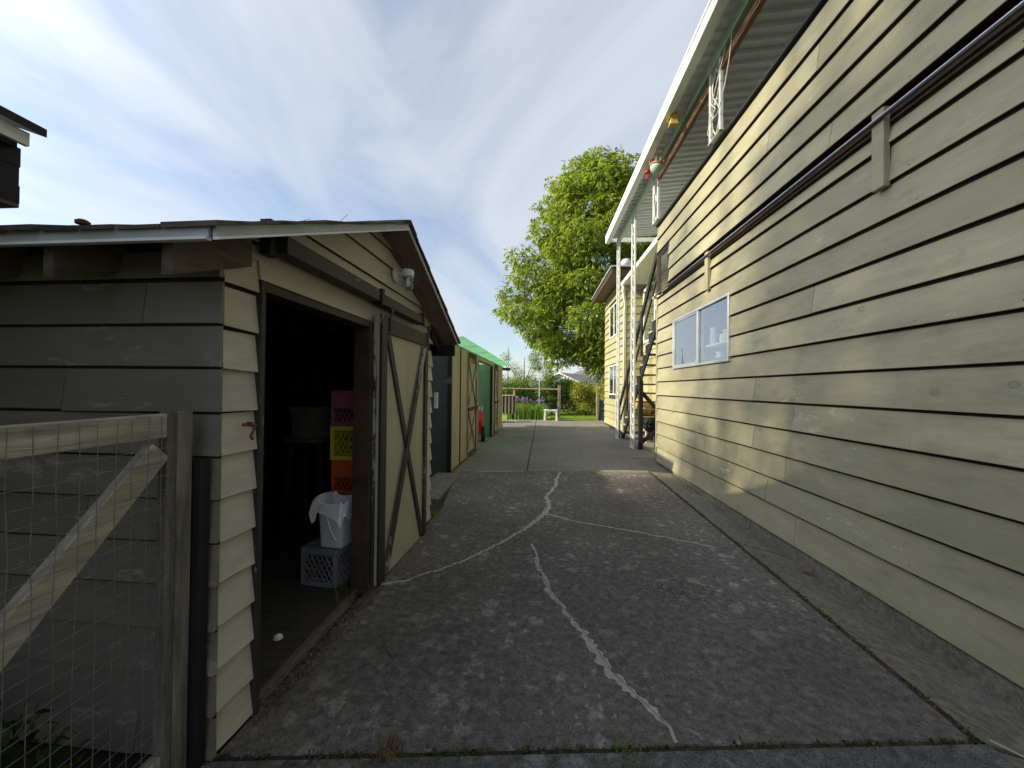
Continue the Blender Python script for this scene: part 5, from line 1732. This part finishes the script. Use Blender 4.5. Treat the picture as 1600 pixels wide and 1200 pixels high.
# ================================================================== PLANTS AND YARD
def tuft(name, label, x, y, z, n, h, mat, spread=0.05, seed=1, kind="stuff", cat="grass"):
    rng = np.random.default_rng(seed)
    P = np.stack([x + rng.normal(0, spread, n), y + rng.normal(0, spread, n), np.full(n, z)], 1)
    V, Q = blades(P, rng.uniform(0.5, 1.0, n) * h, 0.0025 + h * 0.01, 0.6, rng)
    o = fast_mesh(name, V, Q, mat)
    return tag(o, label, cat, kind=kind)


tuft("grass_tuft", "green grass tuft at the shed threshold by the grey crate", -1.40, 2.68, 0.0, 34, 0.10, L_mid, 0.03, 3, None, "grass tuft")
tuft("grass_tuft", "yellowish grass tuft in the near concrete joint", -0.60, near_edge(-0.6), 0.0, 50, 0.06, L_dry, 0.025, 4, None, "grass tuft")
tuft("grass_tuft", "green grass tuft in the near joint left of the long crack", 0.38, near_edge(0.38), -0.004, 60, 0.035, L_grass, 0.04, 5, None, "grass tuft")
tuft("grass_tuft", "small weeds at the foot of the shed's far corner", -1.20, 4.45, 0.0, 40, 0.07, L_grass, 0.04, 6, None, "grass tuft")
tuft("grass_tuft", "green weeds at the bottom of the first X-braced shed door", -1.49, 8.35, 0.0, 70, 0.09, L_grass, 0.06, 8, None, "grass tuft")
# moss and crumbs in the joints
rng = np.random.default_rng(21)
Ps = []
for p0, p1, n, sp in (((2.455, 1.8), (2.458, 8.2), 2600, 0.008), ((1.905, 1.8), (2.02, 7.1), 1500, 0.010), ((-1.3, near_edge(-1.3)), (1.9, near_edge(1.9)), 1300, 0.010)):
    f = rng.random(n)
    keep = (np.sin(f * 47) + np.sin(f * 113 + 1) + rng.normal(0, 0.7, n)) > -0.1
    f = f[keep]
    A = np.array([*p0, 0.006]); B = np.array([*p1, 0.006])
    q = A + (B - A) * f[:, None]
    q[:, :2] += rng.normal(0, sp, (len(f), 2))
    if p0[0] > 2: q[:, 2] = -0.16 + 0.155 * np.clip((q[:, 1] - 4.3) / 4.2, 0, 1)
    else: q[:, 2] = -0.003
    Ps.append(q)
P = np.concatenate(Ps)
V, Q = leaf_quads(P, rnd_dirs(len(P), rng) + np.array([0, 0, 0.7]), rnd_dirs(len(P), rng), rng.uniform(0.008, 0.022, len(P)), rng.uniform(0.008, 0.016, len(P)))
tag(fast_mesh("moss", V, Q, L_moss), "moss and weeds along the concrete joints and the house foot", "moss", kind="stuff")
# fallen debris scattered on the concrete
n = 260
rng = np.random.default_rng(33)
P = np.stack([rng.uniform(-1.15, 1.95, n), rng.uniform(1.7, 7.0, n), np.full(n, 0.006)], 1)
k2 = rng.random(n) < 0.45
P[k2, 0] = 1.93 + rng.normal(0, 0.05, k2.sum()); 
k3 = rng.random(n) < 0.25
P[k3, 0] = -1.2 + rng.normal(0, 0.07, k3.sum()); P[k3, 1] = rng.uniform(1.7, 2.9, k3.sum())
D = rnd_dirs(n, rng); D[:, 2] *= 0.15
V, Q = leaf_quads(P, D, np.array([0, 0, 1.0]) + rnd_dirs(n, rng) * 0.3, rng.uniform(0.008, 0.028, n), rng.uniform(0.005, 0.014, n))
tag(fast_mesh("debris", V, Q, L_dry), "dry leaf crumbs scattered on the driveway", "debris", kind="stuff")
n = 330
P = np.stack([1.05 + rng.normal(0, 0.16, n), 2.95 + rng.normal(0, 0.13, n), np.full(n, 0.004)], 1)
D = rnd_dirs(n, rng); D[:, 2] = np.abs(D[:, 2]) * 0.4
V, Q = leaf_quads(P, D, np.array([0, 0, 1.0]) + rnd_dirs(n, rng) * 0.6, rng.uniform(0.005, 0.016, n), rng.uniform(0.005, 0.012, n))
tag(fast_mesh("crumbled_concrete", V, Q, M_grime), "dark crumbs where the driveway surface is breaking up", "crumbs", kind="stuff")
n = 900
P = np.stack([-1.255 + rng.normal(0, 0.045, n), rng.uniform(1.62, 2.85, n), np.full(n, 0.006)], 1)
P[:, 0] += (P[:, 1] - 1.6) * 0.02
P[:, 2] += rng.random(n) * 0.014
D = rnd_dirs(n, rng); D[:, 2] = np.abs(D[:, 2]) * 0.3
V, Q = leaf_quads(P, D, np.array([0, 0, 1.0]) + rnd_dirs(n, rng) * 0.5, rng.uniform(0.008, 0.03, n), rng.uniform(0.004, 0.012, n))
tag(fast_mesh("threshold_litter", V, Q, L_litter), "dead leaves and rotten wood crumbs along the shed threshold", "litter", kind="stuff")
lf = thing("dry_leaf", "curled brown dead leaf lying on the kerb strip", "leaf", (2.40, 3.62, -0.125))
for q in range(4):
    a = q * 1.4
    P = np.array([[0, 0, 0.005 + 0.006 * q]]); V, Q = leaf_quads(P, np.array([[cos(a), sin(a), 0.35]]), np.array([[0.3 * cos(a + 1), 0.2, 1.0]]), [0.06], [0.045])
    m = MB(); m.add([tuple(v) for v in V], [tuple(int(i) for i in Q[0])]); m.build("lobe", L_dry, lf, local=True)
sk = MB(); sk.tube([(-0.94, 2.28, 0.006), (-0.90, 2.24, 0.012), (-0.86, 2.15, 0.006), (-0.80, 2.1, 0.006)], 0.003, 5)
sk.tube([(-0.92, 2.27, 0.008), (-1.0, 2.2, 0.006)], 0.003, 5)
tag(sk.build("twig", M_rafter), "small forked brown twig on the driveway near the shed", "twig")
sk = MB(); sk.tube([(1.93, 1.79, 0.022), (2.0, 1.70, 0.02), (2.06, 1.62, 0.02)], 0.004, 5)
tag(sk.build("stick", M_rawwood), "pale dry stalk lying over the kerb joint", "stick")

crown("weeds", [(-1.95, 1.25, 0.12, 0.28, 0.14, 0.16), (-2.4, 1.2, 0.15, 0.35, 0.15, 0.2), (-1.6, 1.1, 0.06, 0.2, 0.15, 0.08)], 900, 0.05, L_dark, seed=41, droop=0.1)
tag(bpy.data.objects["weeds"], "low green weeds in shade against the shed wall behind the gate", "weeds", kind="stuff")


def limbs(parent, base, segs, mat=M_bark, name="trunk"):
    m = MB()
    for pts, r0, r1 in segs:
        n = len(pts)
        m.tube(pts, [r0 + (r1 - r0) * i / (n - 1) for i in range(n)], 8)
    return m.build(name, mat, parent, smooth=True)


def tree(name, label, cat, base, blobs, n, size, mat, segs, seed, compound=0, droop=0.4, group=None, shell=0.5):
    t = thing(name, label, cat, base, 0, group)
    limbs(t, base, segs)
    crown("crown", blobs, n, size, mat, t, droop=droop, compound=compound, seed=seed, shell=shell)
    return t


# big walnut behind the wing
rng = np.random.default_rng(5)
TX, TY = 5.1, 25.5
levels = [(15.7, 2.2, 5.8), (14.9, 1.1, 7.2), (13.9, 0.5, 8.0), (12.6, 0.1, 8.6), (11.3, -0.9, 9.0), (10.0, -2.0, 9.4), (8.8, -2.7, 9.6), (7.5, -3.1, 9.6), (6.3, -3.1, 9.4), (5.1, -2.5, 9.2), (4.1, -1.0, 8.4), (3.4, 1.2, 7.0)]
blobs = []
for z, xl, xr in levels:
    hw = (xr - xl) / 2
    xc = (xr + xl) / 2
    nb_ = max(6, int(hw * 4.4))
    for k in range(nb_):
        a = rng.random() * 2 * pi
        q = rng.random() ** 0.36
        r = rng.uniform(0.8, 1.25)
        bx = xc + cos(a) * q * max(hw - r * 0.75, 0.2)
        by = TY + sin(a) * q * max(hw - r * 0.5, 0.2) * 0.8
        blobs.append((bx, by, z + rng.uniform(-0.6, 0.6), r, r, r * 0.62))
blobs += [(1.5, TY, 15.0, 1.1, 1.1, 0.8), (2.5, TY, 15.9, 1.1, 1.1, 0.8), (3.6, TY - 0.5, 16.2, 1.1, 1.1, 0.8), (4.8, TY, 16.2, 1.2, 1.2, 0.8), (5.8, TY, 15.9, 1.1, 1.1, 0.8), (0.7, TY, 13.4, 1.1, 1.1, 0.8), (0.3, TY - 0.4, 12.0, 1.1, 1.1, 0.8), (-1.2, TY, 10.2, 1.1, 1.1, 0.8), (1.8, TY - 1.5, 14.0, 1.1, 1.1, 0.8)]
segs = [([(TX + 0.6, TY + 0.5, -0.1), (TX + 0.4, TY + 0.3, 2.2), (TX + 0.1, TY, 5), (TX - 0.3, TY, 9), (TX - 0.6, TY, 13), (TX - 1.0, TY, 16.4)], 0.38, 0.05)]
for k in range(26):
    b_ = blobs[int(rng.integers(len(blobs)))]
    z0 = max(2.6, b_[2] - rng.uniform(1.5, 3.5))
    p0 = Vector((TX + 0.4 - 0.07 * z0, TY + 0.2, z0))
    p1 = Vector(b_[:3])
    mid = p0.lerp(p1, 0.5) + Vector((0, 0, 0.5))
    segs.append(([tuple(p0), tuple(mid), tuple(p1)], 0.11, 0.02))
segs.append(([(TX + 0.3, TY, 2.6), (4.3, TY, 3.4), (3.2, TY - 0.2, 4.2), (1.6, TY - 0.3, 4.9)], 0.13, 0.03))
tree("walnut_tree", "tall bright green walnut tree rising behind the rear wing", "tree", (TX + 0.6, TY + 0.5, 0), blobs, 28000, 0.20, L_walnut, segs, 51, compound=7, droop=0.35, shell=0.45)

# shrubs and hedge plants behind the lawn
def bush(name, label, cat, x, y, w_, d_, h, n, size, mat, seed, z0=0.0, group=None, nb=11):
    rng = np.random.default_rng(seed)
    bl = []
    for k in range(nb):
        bl.append((x + rng.uniform(-0.5, 0.5) * w_ * 0.75, y + rng.uniform(-0.5, 0.5) * d_ * 0.7, z0 + h * rng.uniform(0.25, 0.78), w_ * rng.uniform(0.18, 0.32), d_ * rng.uniform(0.2, 0.35), h * rng.uniform(0.16, 0.28)))
    t = thing(name, label, cat, (x, y, 0), 0, group)
    m = MB()
    for k in range(min(nb, 6)):
        b_ = bl[k]
        m.tube([(x + rng.uniform(-0.1, 0.1), y, -0.02), (x * 0.4 + b_[0] * 0.6, y * 0.4 + b_[1] * 0.6, b_[2] * 0.6), b_[:3]], [0.025, 0.018, 0.008], 5)
    m.build("stems", M_bark, t)
    crown("foliage", bl, n, size, mat, t, seed=seed + 100, shell=0.3, droop=0.2)
    return t


bush("hedge_shrub", "dark leafy shrub behind the irises left of the wooden post", "shrub", -0.9, 21.3, 2.6, 1.8, 2.1, 6500, 0.11, L_mid, 61)
bush("hedge_shrub", "dark shrub right behind the wooden rail post", "shrub", 1.15, 21.6, 2.4, 1.8, 2.2, 7000, 0.11, L_dark, 62)
bush("hedge_shrub", "bright green climbing shrub top above the rail post", "shrub", 0.75, 22.6, 1.6, 1.4, 2.95, 5000, 0.11, L_mid, 63)
bush("hedge_shrub", "green shrub at the left end beside the panel shed", "shrub", -2.6, 21.8, 2.6, 2.0, 2.3, 6000, 0.11, L_mid, 64)
bush("golden_shrub", "golden yellow-green shrub at the far right of the lawn", "shrub", 2.75, 21.8, 1.9, 1.8, 2.0, 9000, 0.09, L_gold, 65)
bush("hedge_shrub", "dark evergreen shrub filling the gap behind the stake", "shrub", 2.3, 26.0, 3.2, 2.0, 2.2, 7000, 0.12, L_dark, 66)
bush("hedge_shrub", "leafy shrub against the wing's lower window", "shrub", 3.5, 19.4, 1.4, 1.2, 1.9, 4500, 0.08, L_gold, 67)
bush("hedge_shrub", "tall dark hedge plant far behind the panel shed", "shrub", -4.6, 24, 3.4, 2.4, 2.6, 7000, 0.13, L_dark, 68)
bush("hedge_shrub", "far hedge plant below the white gable house", "shrub", 5.2, 29, 4.0, 2.4, 2.4, 7000, 0.14, L_mid, 69)
bush("hedge_shrub", "far hedge plant behind the lawn's dark shrubs", "shrub", -0.2, 29, 4.4, 2.4, 2.5, 7000, 0.14, L_dark, 70)
# sparse fruit tree by the panel shed
rng = np.random.default_rng(9)
bl = [(-1.0 + rng.uniform(-1.1, 1.2), 23.6 + rng.uniform(-0.7, 0.7), rng.uniform(1.7, 3.5), 0.4, 0.4, 0.35) for _ in range(16)]
segs = [([(-1.0, 23.6, -0.05), (-1.0, 23.6, 1.2), (-0.9, 23.6, 2.2), (-0.9, 23.6, 3.4)], 0.06, 0.015)]
for b_ in bl:
    segs.append(([(-1.0, 23.6, 1.1), (0.5 * (b_[0] - 1.0), 23.6, 0.5 * (b_[2] + 1.4)), b_[:3]], 0.025, 0.006))
tree("fruit_tree", "thin pale fruit tree behind the far end of the panel shed", "tree", (-1.0, 23.6, 0), bl, 4200, 0.09, L_pale, segs, 71, shell=0.2)

bush("sun_block_hedge", "tall dark leafy hedge, unseen, added to block sun through the shed gap", "hedge", -5.0, 5.75, 1.8, 1.6, 3.4, 7000, 0.13, L_dark, 75)  # out of view, put here to keep a sun patch off the drive
# irises
ir = thing("iris_clump", "clump of tall green iris leaves with purple flowers behind the patio", "flowers", (-0.55, 18.75, 0))
rng = np.random.default_rng(81)
n = 1500
P = np.stack([rng.uniform(-1.5, 0.42, n), rng.uniform(18.42, 19.3, n), np.full(n, -0.01)], 1)
V, Q = blades(P, rng.uniform(0.45, 0.85, n), 0.014, 0.22, rng)
tag(fast_mesh("leaves", V, Q, L_iris, ir), kind="stuff")
stems = MB()
fl = []
for k in range(26):
    x = rng.choice([-1.15, -0.62, 0.12, -0.85, -0.3]) + rng.normal(0, 0.10)
    y = rng.uniform(18.5, 19.2)
    h = rng.uniform(0.80, 1.05)
    stems.tube([(x, y, 0), (x + 0.02, y, h)], 0.005, 4)
    fl.append((x + 0.02, y, h))
stems.build("flower_stems", L_iris, ir)
for x, y, h in fl:
    d = np.concatenate([rnd_dirs(7, rng)])
    P = np.tile(np.array([[x, y, h]]), (7, 1)); d[:4, 2] = -0.5; d[4:, 2] = 1.0
    V, Q = leaf_quads(P, d, rnd_dirs(7, rng), np.full(7, 0.09), np.full(7, 0.065))
    fast_mesh("flower", V, Q, L_purple, ir)

# plastic table with pot
pt = thing("plastic_table", "low white plastic table at the patio edge carrying a black pot", "table", (0.56, 18.05, 0))
MB().box(-0.31, 0.31, -0.25, 0.25, 0.47, 0.51).build("tabletop", M_white, pt, local=True, bevel=0.012)
MB().box(-0.27, 0.27, -0.21, 0.21, 0.43, 0.469).build("apron", M_white, pt, local=True)
for sx in (-1, 1):
    for sy in (-1, 1):
        m = MB(); m.bar((0.255 * sx, 0.2 * sy, 0.46), (0.275 * sx, 0.22 * sy, 0), 0.07, 0.06, (0, 1, 0)); m.build("leg", M_white, pt, local=True)


def pot(label, x, y, z, r, h):
    t = thing("plant_pot", label, "pot", (x, y, z), 0, "black plastic plant pots")
    m = MB(); m.lathe([(r * 0.78, 0), (r, h * 0.88), (r * 1.06, h * 0.88), (r * 1.06, h), (r * 0.95, h), (r * 0.9, h * 0.9), (0.0, h * 0.88)], 18); m.build("pot", M_blackpot, t, local=True)
    return t


pot("black plant pot on the low white plastic table", 0.53, 18.05, 0.512, 0.15, 0.28)
sp = MB(); sp.tube([(0.53, 18.05, 0.75), (0.55, 18.05, 1.0), (0.50, 18.06, 1.2)], 0.006, 5)
spt = thing("pot_plant", "thin bare-stemmed plant growing in the pot on the white table", "plant", (0.53, 18.05, 0.76))
sp.build("stem", M_bark, spt)
crown("foliage", [(0.52, 18.05, 1.1, 0.12, 0.12, 0.14)], 60, 0.06, L_mid, spt, seed=91)
pot("large black pot by the wooden post near the wing", 3.18, 18.25, 0.0, 0.22, 0.42)
pl = thing("potted_shrub", "leafy shrub growing in the large black pot near the wing", "plant", (3.18, 18.25, 0.37))
m = MB()
for a in range(5):
    m.tube([(3.18, 18.25, 0.36), (3.18 + 0.12 * cos(a * 1.3), 18.25 + 0.1 * sin(a * 1.3), 0.8), (3.18 + 0.25 * cos(a * 1.3), 18.25 + 0.2 * sin(a * 1.3), 1.1)], 0.008, 5)
m.build("stems", M_rawwood, pl)
crown("foliage", [(3.3, 18.25, 0.9, 0.28, 0.28, 0.25), (3.15, 18.2, 0.7, 0.25, 0.25, 0.2), (3.4, 18.3, 0.7, 0.2, 0.2, 0.2)], 700, 0.07, L_dark, pl, seed=92)
bn_ = thing("water_barrel", "narrow blue-grey barrel between the post and the black pot", "barrel", (2.98, 18.72, 0))
m = MB(); m.lathe([(0.14, 0), (0.155, 0.05), (0.15, 0.32), (0.16, 0.35), (0.15, 0.38), (0.15, 0.66), (0.16, 0.69), (0.15, 0.72), (0.15, 0.94)], 18); m.build("body", M_bluebin, bn_, local=True)
m = MB(); m.lathe([(0.165, 0.94), (0.165, 0.985), (0.0, 0.99)], 18); m.build("lid", M_drip, bn_, local=True)

# posts, rail, stake
pg = thing("rail_fence", "weathered wooden rail fence with a thick end post behind the irises", "fence", (-0.4, 18.4, 0))
MB().box(0.90, 1.03, 18.16, 18.29, 0, 1.66).build("post", M_yardwood, pg, bevel=0.01)
m = MB(); m.bar((0.97, 18.33, 1.47), (-3.2, 18.9, 1.50), 0.03, 0.05); m.build("rail", M_yardwood, pg)
for x in (-1.2, -3.1):
    MB().box(x - 0.05, x + 0.05, 18.66 + (0.97 - x) * 0.09 - 0.2, 18.76 + (0.97 - x) * 0.09 - 0.2, 0, 1.44).build("post", M_yardwood, pg)
p2 = thing("wooden_post", "short weathered post with bent vine beside the blue barrel", "post", (2.80, 18.55, 0))
MB().box(2.74, 2.85, 18.5, 18.6, 0, 1.56).build("timber", M_yardwood, p2, bevel=0.01)
m = MB(); m.tube([(2.9, 18.55, 0), (2.9, 18.5, 0.9), (2.88, 18.5, 1.3), (2.98, 18.5, 1.55), (3.15, 18.5, 1.5), (3.2, 18.5, 1.3)], 0.025, 6); m.build("vine", M_bark, p2)
crown("vine_leaves", [(3.1, 18.55, 1.5, 0.3, 0.2, 0.2), (2.85, 18.55, 1.45, 0.2, 0.2, 0.15)], 220, 0.08, L_gold, p2, seed=93)
sk_ = MB(); sk_.box(1.93, 2.02, 23.9, 23.98, 0, 1.42)
tag(sk_.build("garden_stake", M_rawwood, bevel=0.005), "pale square garden stake standing on the lawn", "stake")
hoop = MB()
hoop.tube([(1.62 + 0.42 * cos(q / 16 * pi), 22.0, 0.42 * 1.3 * sin(q / 16 * pi)) for q in range(17)], 0.014, 5)
hoop.tube([(1.62 + 0.25 * cos(q / 16 * pi), 22.0, 0.25 * 1.3 * sin(q / 16 * pi)) for q in range(17)], 0.01, 5)
for q in range(3):
    hoop.tube([(1.62, 22.0, 0), (1.62 + 0.4 * cos(0.7 + q * 0.8), 22.0, 0.52 * sin(0.7 + q * 0.8))], 0.008, 4)
tag(hoop.build("wire_hoop", M_drip), "grey arched wire hoop standing at the lawn's edge", "hoop")

# lamp on a pole and mast
lp = thing("garden_lamp", "slim grey pole lamp with square lantern behind the irises", "lamp", (0.03, 18.75, 0))
m = MB(); m.tube([(0.03, 18.75, 0), (0.03, 18.75, 2.25)], [0.025, 0.02], 8); m.build("pole", M_drip, lp)
m = MB(); m.lathe([(0.03, 2.25), (0.06, 2.28), (0.085, 2.42), (0.07, 2.42)], 8, (0.03, 18.75, 0)); m.build("lantern", M_lampglass, lp)
m = MB(); m.lathe([(0.11, 2.42), (0.09, 2.46), (0.0, 2.52)], 8, (0.03, 18.75, 0)); m.build("cap", M_black, lp)
ms = thing("antenna_mast", "thin dark mast standing just behind the panel shed's far end", "mast", (-1.42, 17.6, 0))
m = MB(); m.tube([(-1.42, 17.6, 0), (-1.42, 17.6, 3.35)], [0.02, 0.012], 6); m.build("pole", M_black, ms)
m = MB(); m.tube([(-1.50, 17.6, 2.3), (-1.34, 17.6, 2.3)], 0.012, 5); m.tube([(-1.49, 17.6, 2.3), (-1.49, 17.6, 2.75)], 0.012, 5); m.build("crossarm", M_black, ms)

# striped garden chair
ch = thing("garden_chair", "folding garden chair with brown and cream striped cushion on the patio", "chair", (-1.36, 16.9, 0), 0.12)
W_ = 0.60
ns = 8
for k in range(ns):
    x0 = -W_ / 2 + W_ * k / ns
    x1 = x0 + W_ / ns - 0.002
    mt = M_striped_d if k % 2 else M_striped_l
    m = MB(); m.prism([(-0.30, 0.42), (-0.22, 0.40), (-0.36, 1.16), (-0.44, 1.15)], x0, x1, lambda a, b_, h: (h, a, b_)); m.build("back_stripe", mt, ch, local=True, bevel=0.012)
    m = MB(); m.box(x0, x1, -0.24, 0.30, 0.40, 0.47); m.build("seat_stripe", mt, ch, local=True, bevel=0.012)
m = MB(); m.box(-W_ / 2, W_ / 2, -0.46, -0.33, 1.162, 1.20); m.build("head_pad", M_striped_l, ch, local=True, bevel=0.015)
for sx in (-1, 1):
    x = sx * (W_ / 2 + 0.02)
    m = MB(); m.tube([(x, -0.44, 1.12), (x, -0.26, 0.42), (x, -0.05, 0.0)], 0.013, 6); m.tube([(x, 0.32, 0.44), (x, -0.30, 0.02), (x, -0.36, 0.0)], 0.013, 6); m.build("frame", M_strip, ch, local=True)
    m = MB(); m.tube([(x, -0.32, 0.66), (x, 0.2, 0.66), (x, 0.28, 0.42)], 0.014, 6); m.build("armrest", M_strip, ch, local=True)
m = MB(); m.tube([(-W_ / 2 - 0.02, -0.36, 0.013), (W_ / 2 + 0.02, -0.36, 0.013)], 0.013, 6); m.tube([(-W_ / 2 - 0.02, -0.05, 0.013), (W_ / 2 + 0.02, -0.05, 0.013)], 0.013, 6); m.build("foot_bar", M_black, ch, local=True)

# far white gable house
fh = thing("gable_house", "white gabled house with grey roof far beyond the garden", "house", (3.4, 62, 0), -0.45)
GW, GL, GE, GP = 9.2, 14.0, 1.95, 4.0
m = MB(); m.prism([(-GW / 2, -0.32), (GW / 2, -0.32), (GW / 2, GE), (0, GP - 0.1), (-GW / 2, GE)], 0, GL, lambda a, b_, h: (a, h, b_)); m.build("wall", M_farwall, fh, local=True)
for s in (-1, 1):
    m = MB(); m.prism([(0, GP - 0.07), (s * (GW / 2 + 0.4), GE - 0.24), (s * (GW / 2 + 0.4), GE - 0.06), (0, GP + 0.1)], -0.45, GL + 0.4, lambda a, b_, h: (a, h, b_)); m.build("roof", M_farroof, fh, local=True)
    m = MB(); m.prism([(0, GP - 0.10), (s * (GW / 2 + 0.42), GE - 0.28), (s * (GW / 2 + 0.42), GE - 0.07), (0, GP + 0.09)], -0.50, -0.452, lambda a, b_, h: (a, h, b_)); m.build("bargeboard", M_white, fh, local=True)
m = MB(); m.lathe([(0.22, 0), (0.22, 0.03)], 14, (0, -0.02, 3.1), "X"); 
MB().box(-1.2, 1.2, -0.03, -0.002, 0.3, 1.4).build("window", M_glassd, fh, local=True)
fh2 = thing("hip_roof_house", "grey hip-roofed house behind the white gabled house", "house", (10.5, 74, 0), -0.3)
MB().box(-6, 6, -4, 4, -0.32, 2.7).build("wall", M_farwall, fh2, local=True)
m = MB(); m.add([(-6.6, -4.6, 2.6), (6.6, -4.6, 2.6), (6.6, 4.6, 2.6), (-6.6, 4.6, 2.6), (-2.6, 0, 5.1), (2.6, 0, 5.1)], [(0, 1, 5, 4), (1, 2, 5), (2, 3, 4, 5), (3, 0, 4), (3, 2, 1, 0)]); m.build("roof", M_farroof, fh2, local=True)
MB().box(-1.6, -0.4, -4.03, -4.002, 0.8, 2.0).build("window", M_glassd, fh2, local=True)

# tall garden trees left of the sheds, out of frame; they break up the low sun
def shade_tree(label, x, y, h, seed, spread, nleaf, zlo):
    rng = np.random.default_rng(seed)
    bl = []
    for k in range(36):
        a = rng.random() * 2 * pi
        q = sqrt(rng.random())
        z = rng.uniform(zlo, h)
        w = spread * (1 - 0.55 * abs((z - (zlo + h) / 2) / ((h - zlo) / 2)) ** 2)
        bl.append((x + cos(a) * q * w, y + sin(a) * q * w, z, rng.uniform(0.7, 1.3), rng.uniform(0.7, 1.3), rng.uniform(0.5, 0.9)))
    segs = [([(x, y, -0.35), (x + 0.1, y, h * 0.35), (x - 0.1, y + 0.1, h * 0.65), (x, y, h * 0.95)], 0.28, 0.04)]
    for b_ in bl[:12]:
        segs.append(([(x, y, max(2.0, b_[2] - 2.2)), b_[:3]], 0.09, 0.02))
    return tree("garden_tree", label, "tree", (x, y, 0), bl, nleaf, 0.22, L_shade, segs, seed, group="tall garden trees left of the sheds", shell=0.1)


shade_tree("tall leafy garden tree left of the sheds, nearest the camera", -14.0, -3.4, 15.5, 101, 3.2, 22000, 8.2)
shade_tree("tall leafy garden tree left of the sheds, in the middle of the row", -13.5, -1.6, 15.3, 102, 2.7, 15000, 8.9)
shade_tree("tall leafy garden tree left of the sheds, farthest along the row", -16.5, 0.9, 17.0, 103, 2.3, 3200, 10.5)
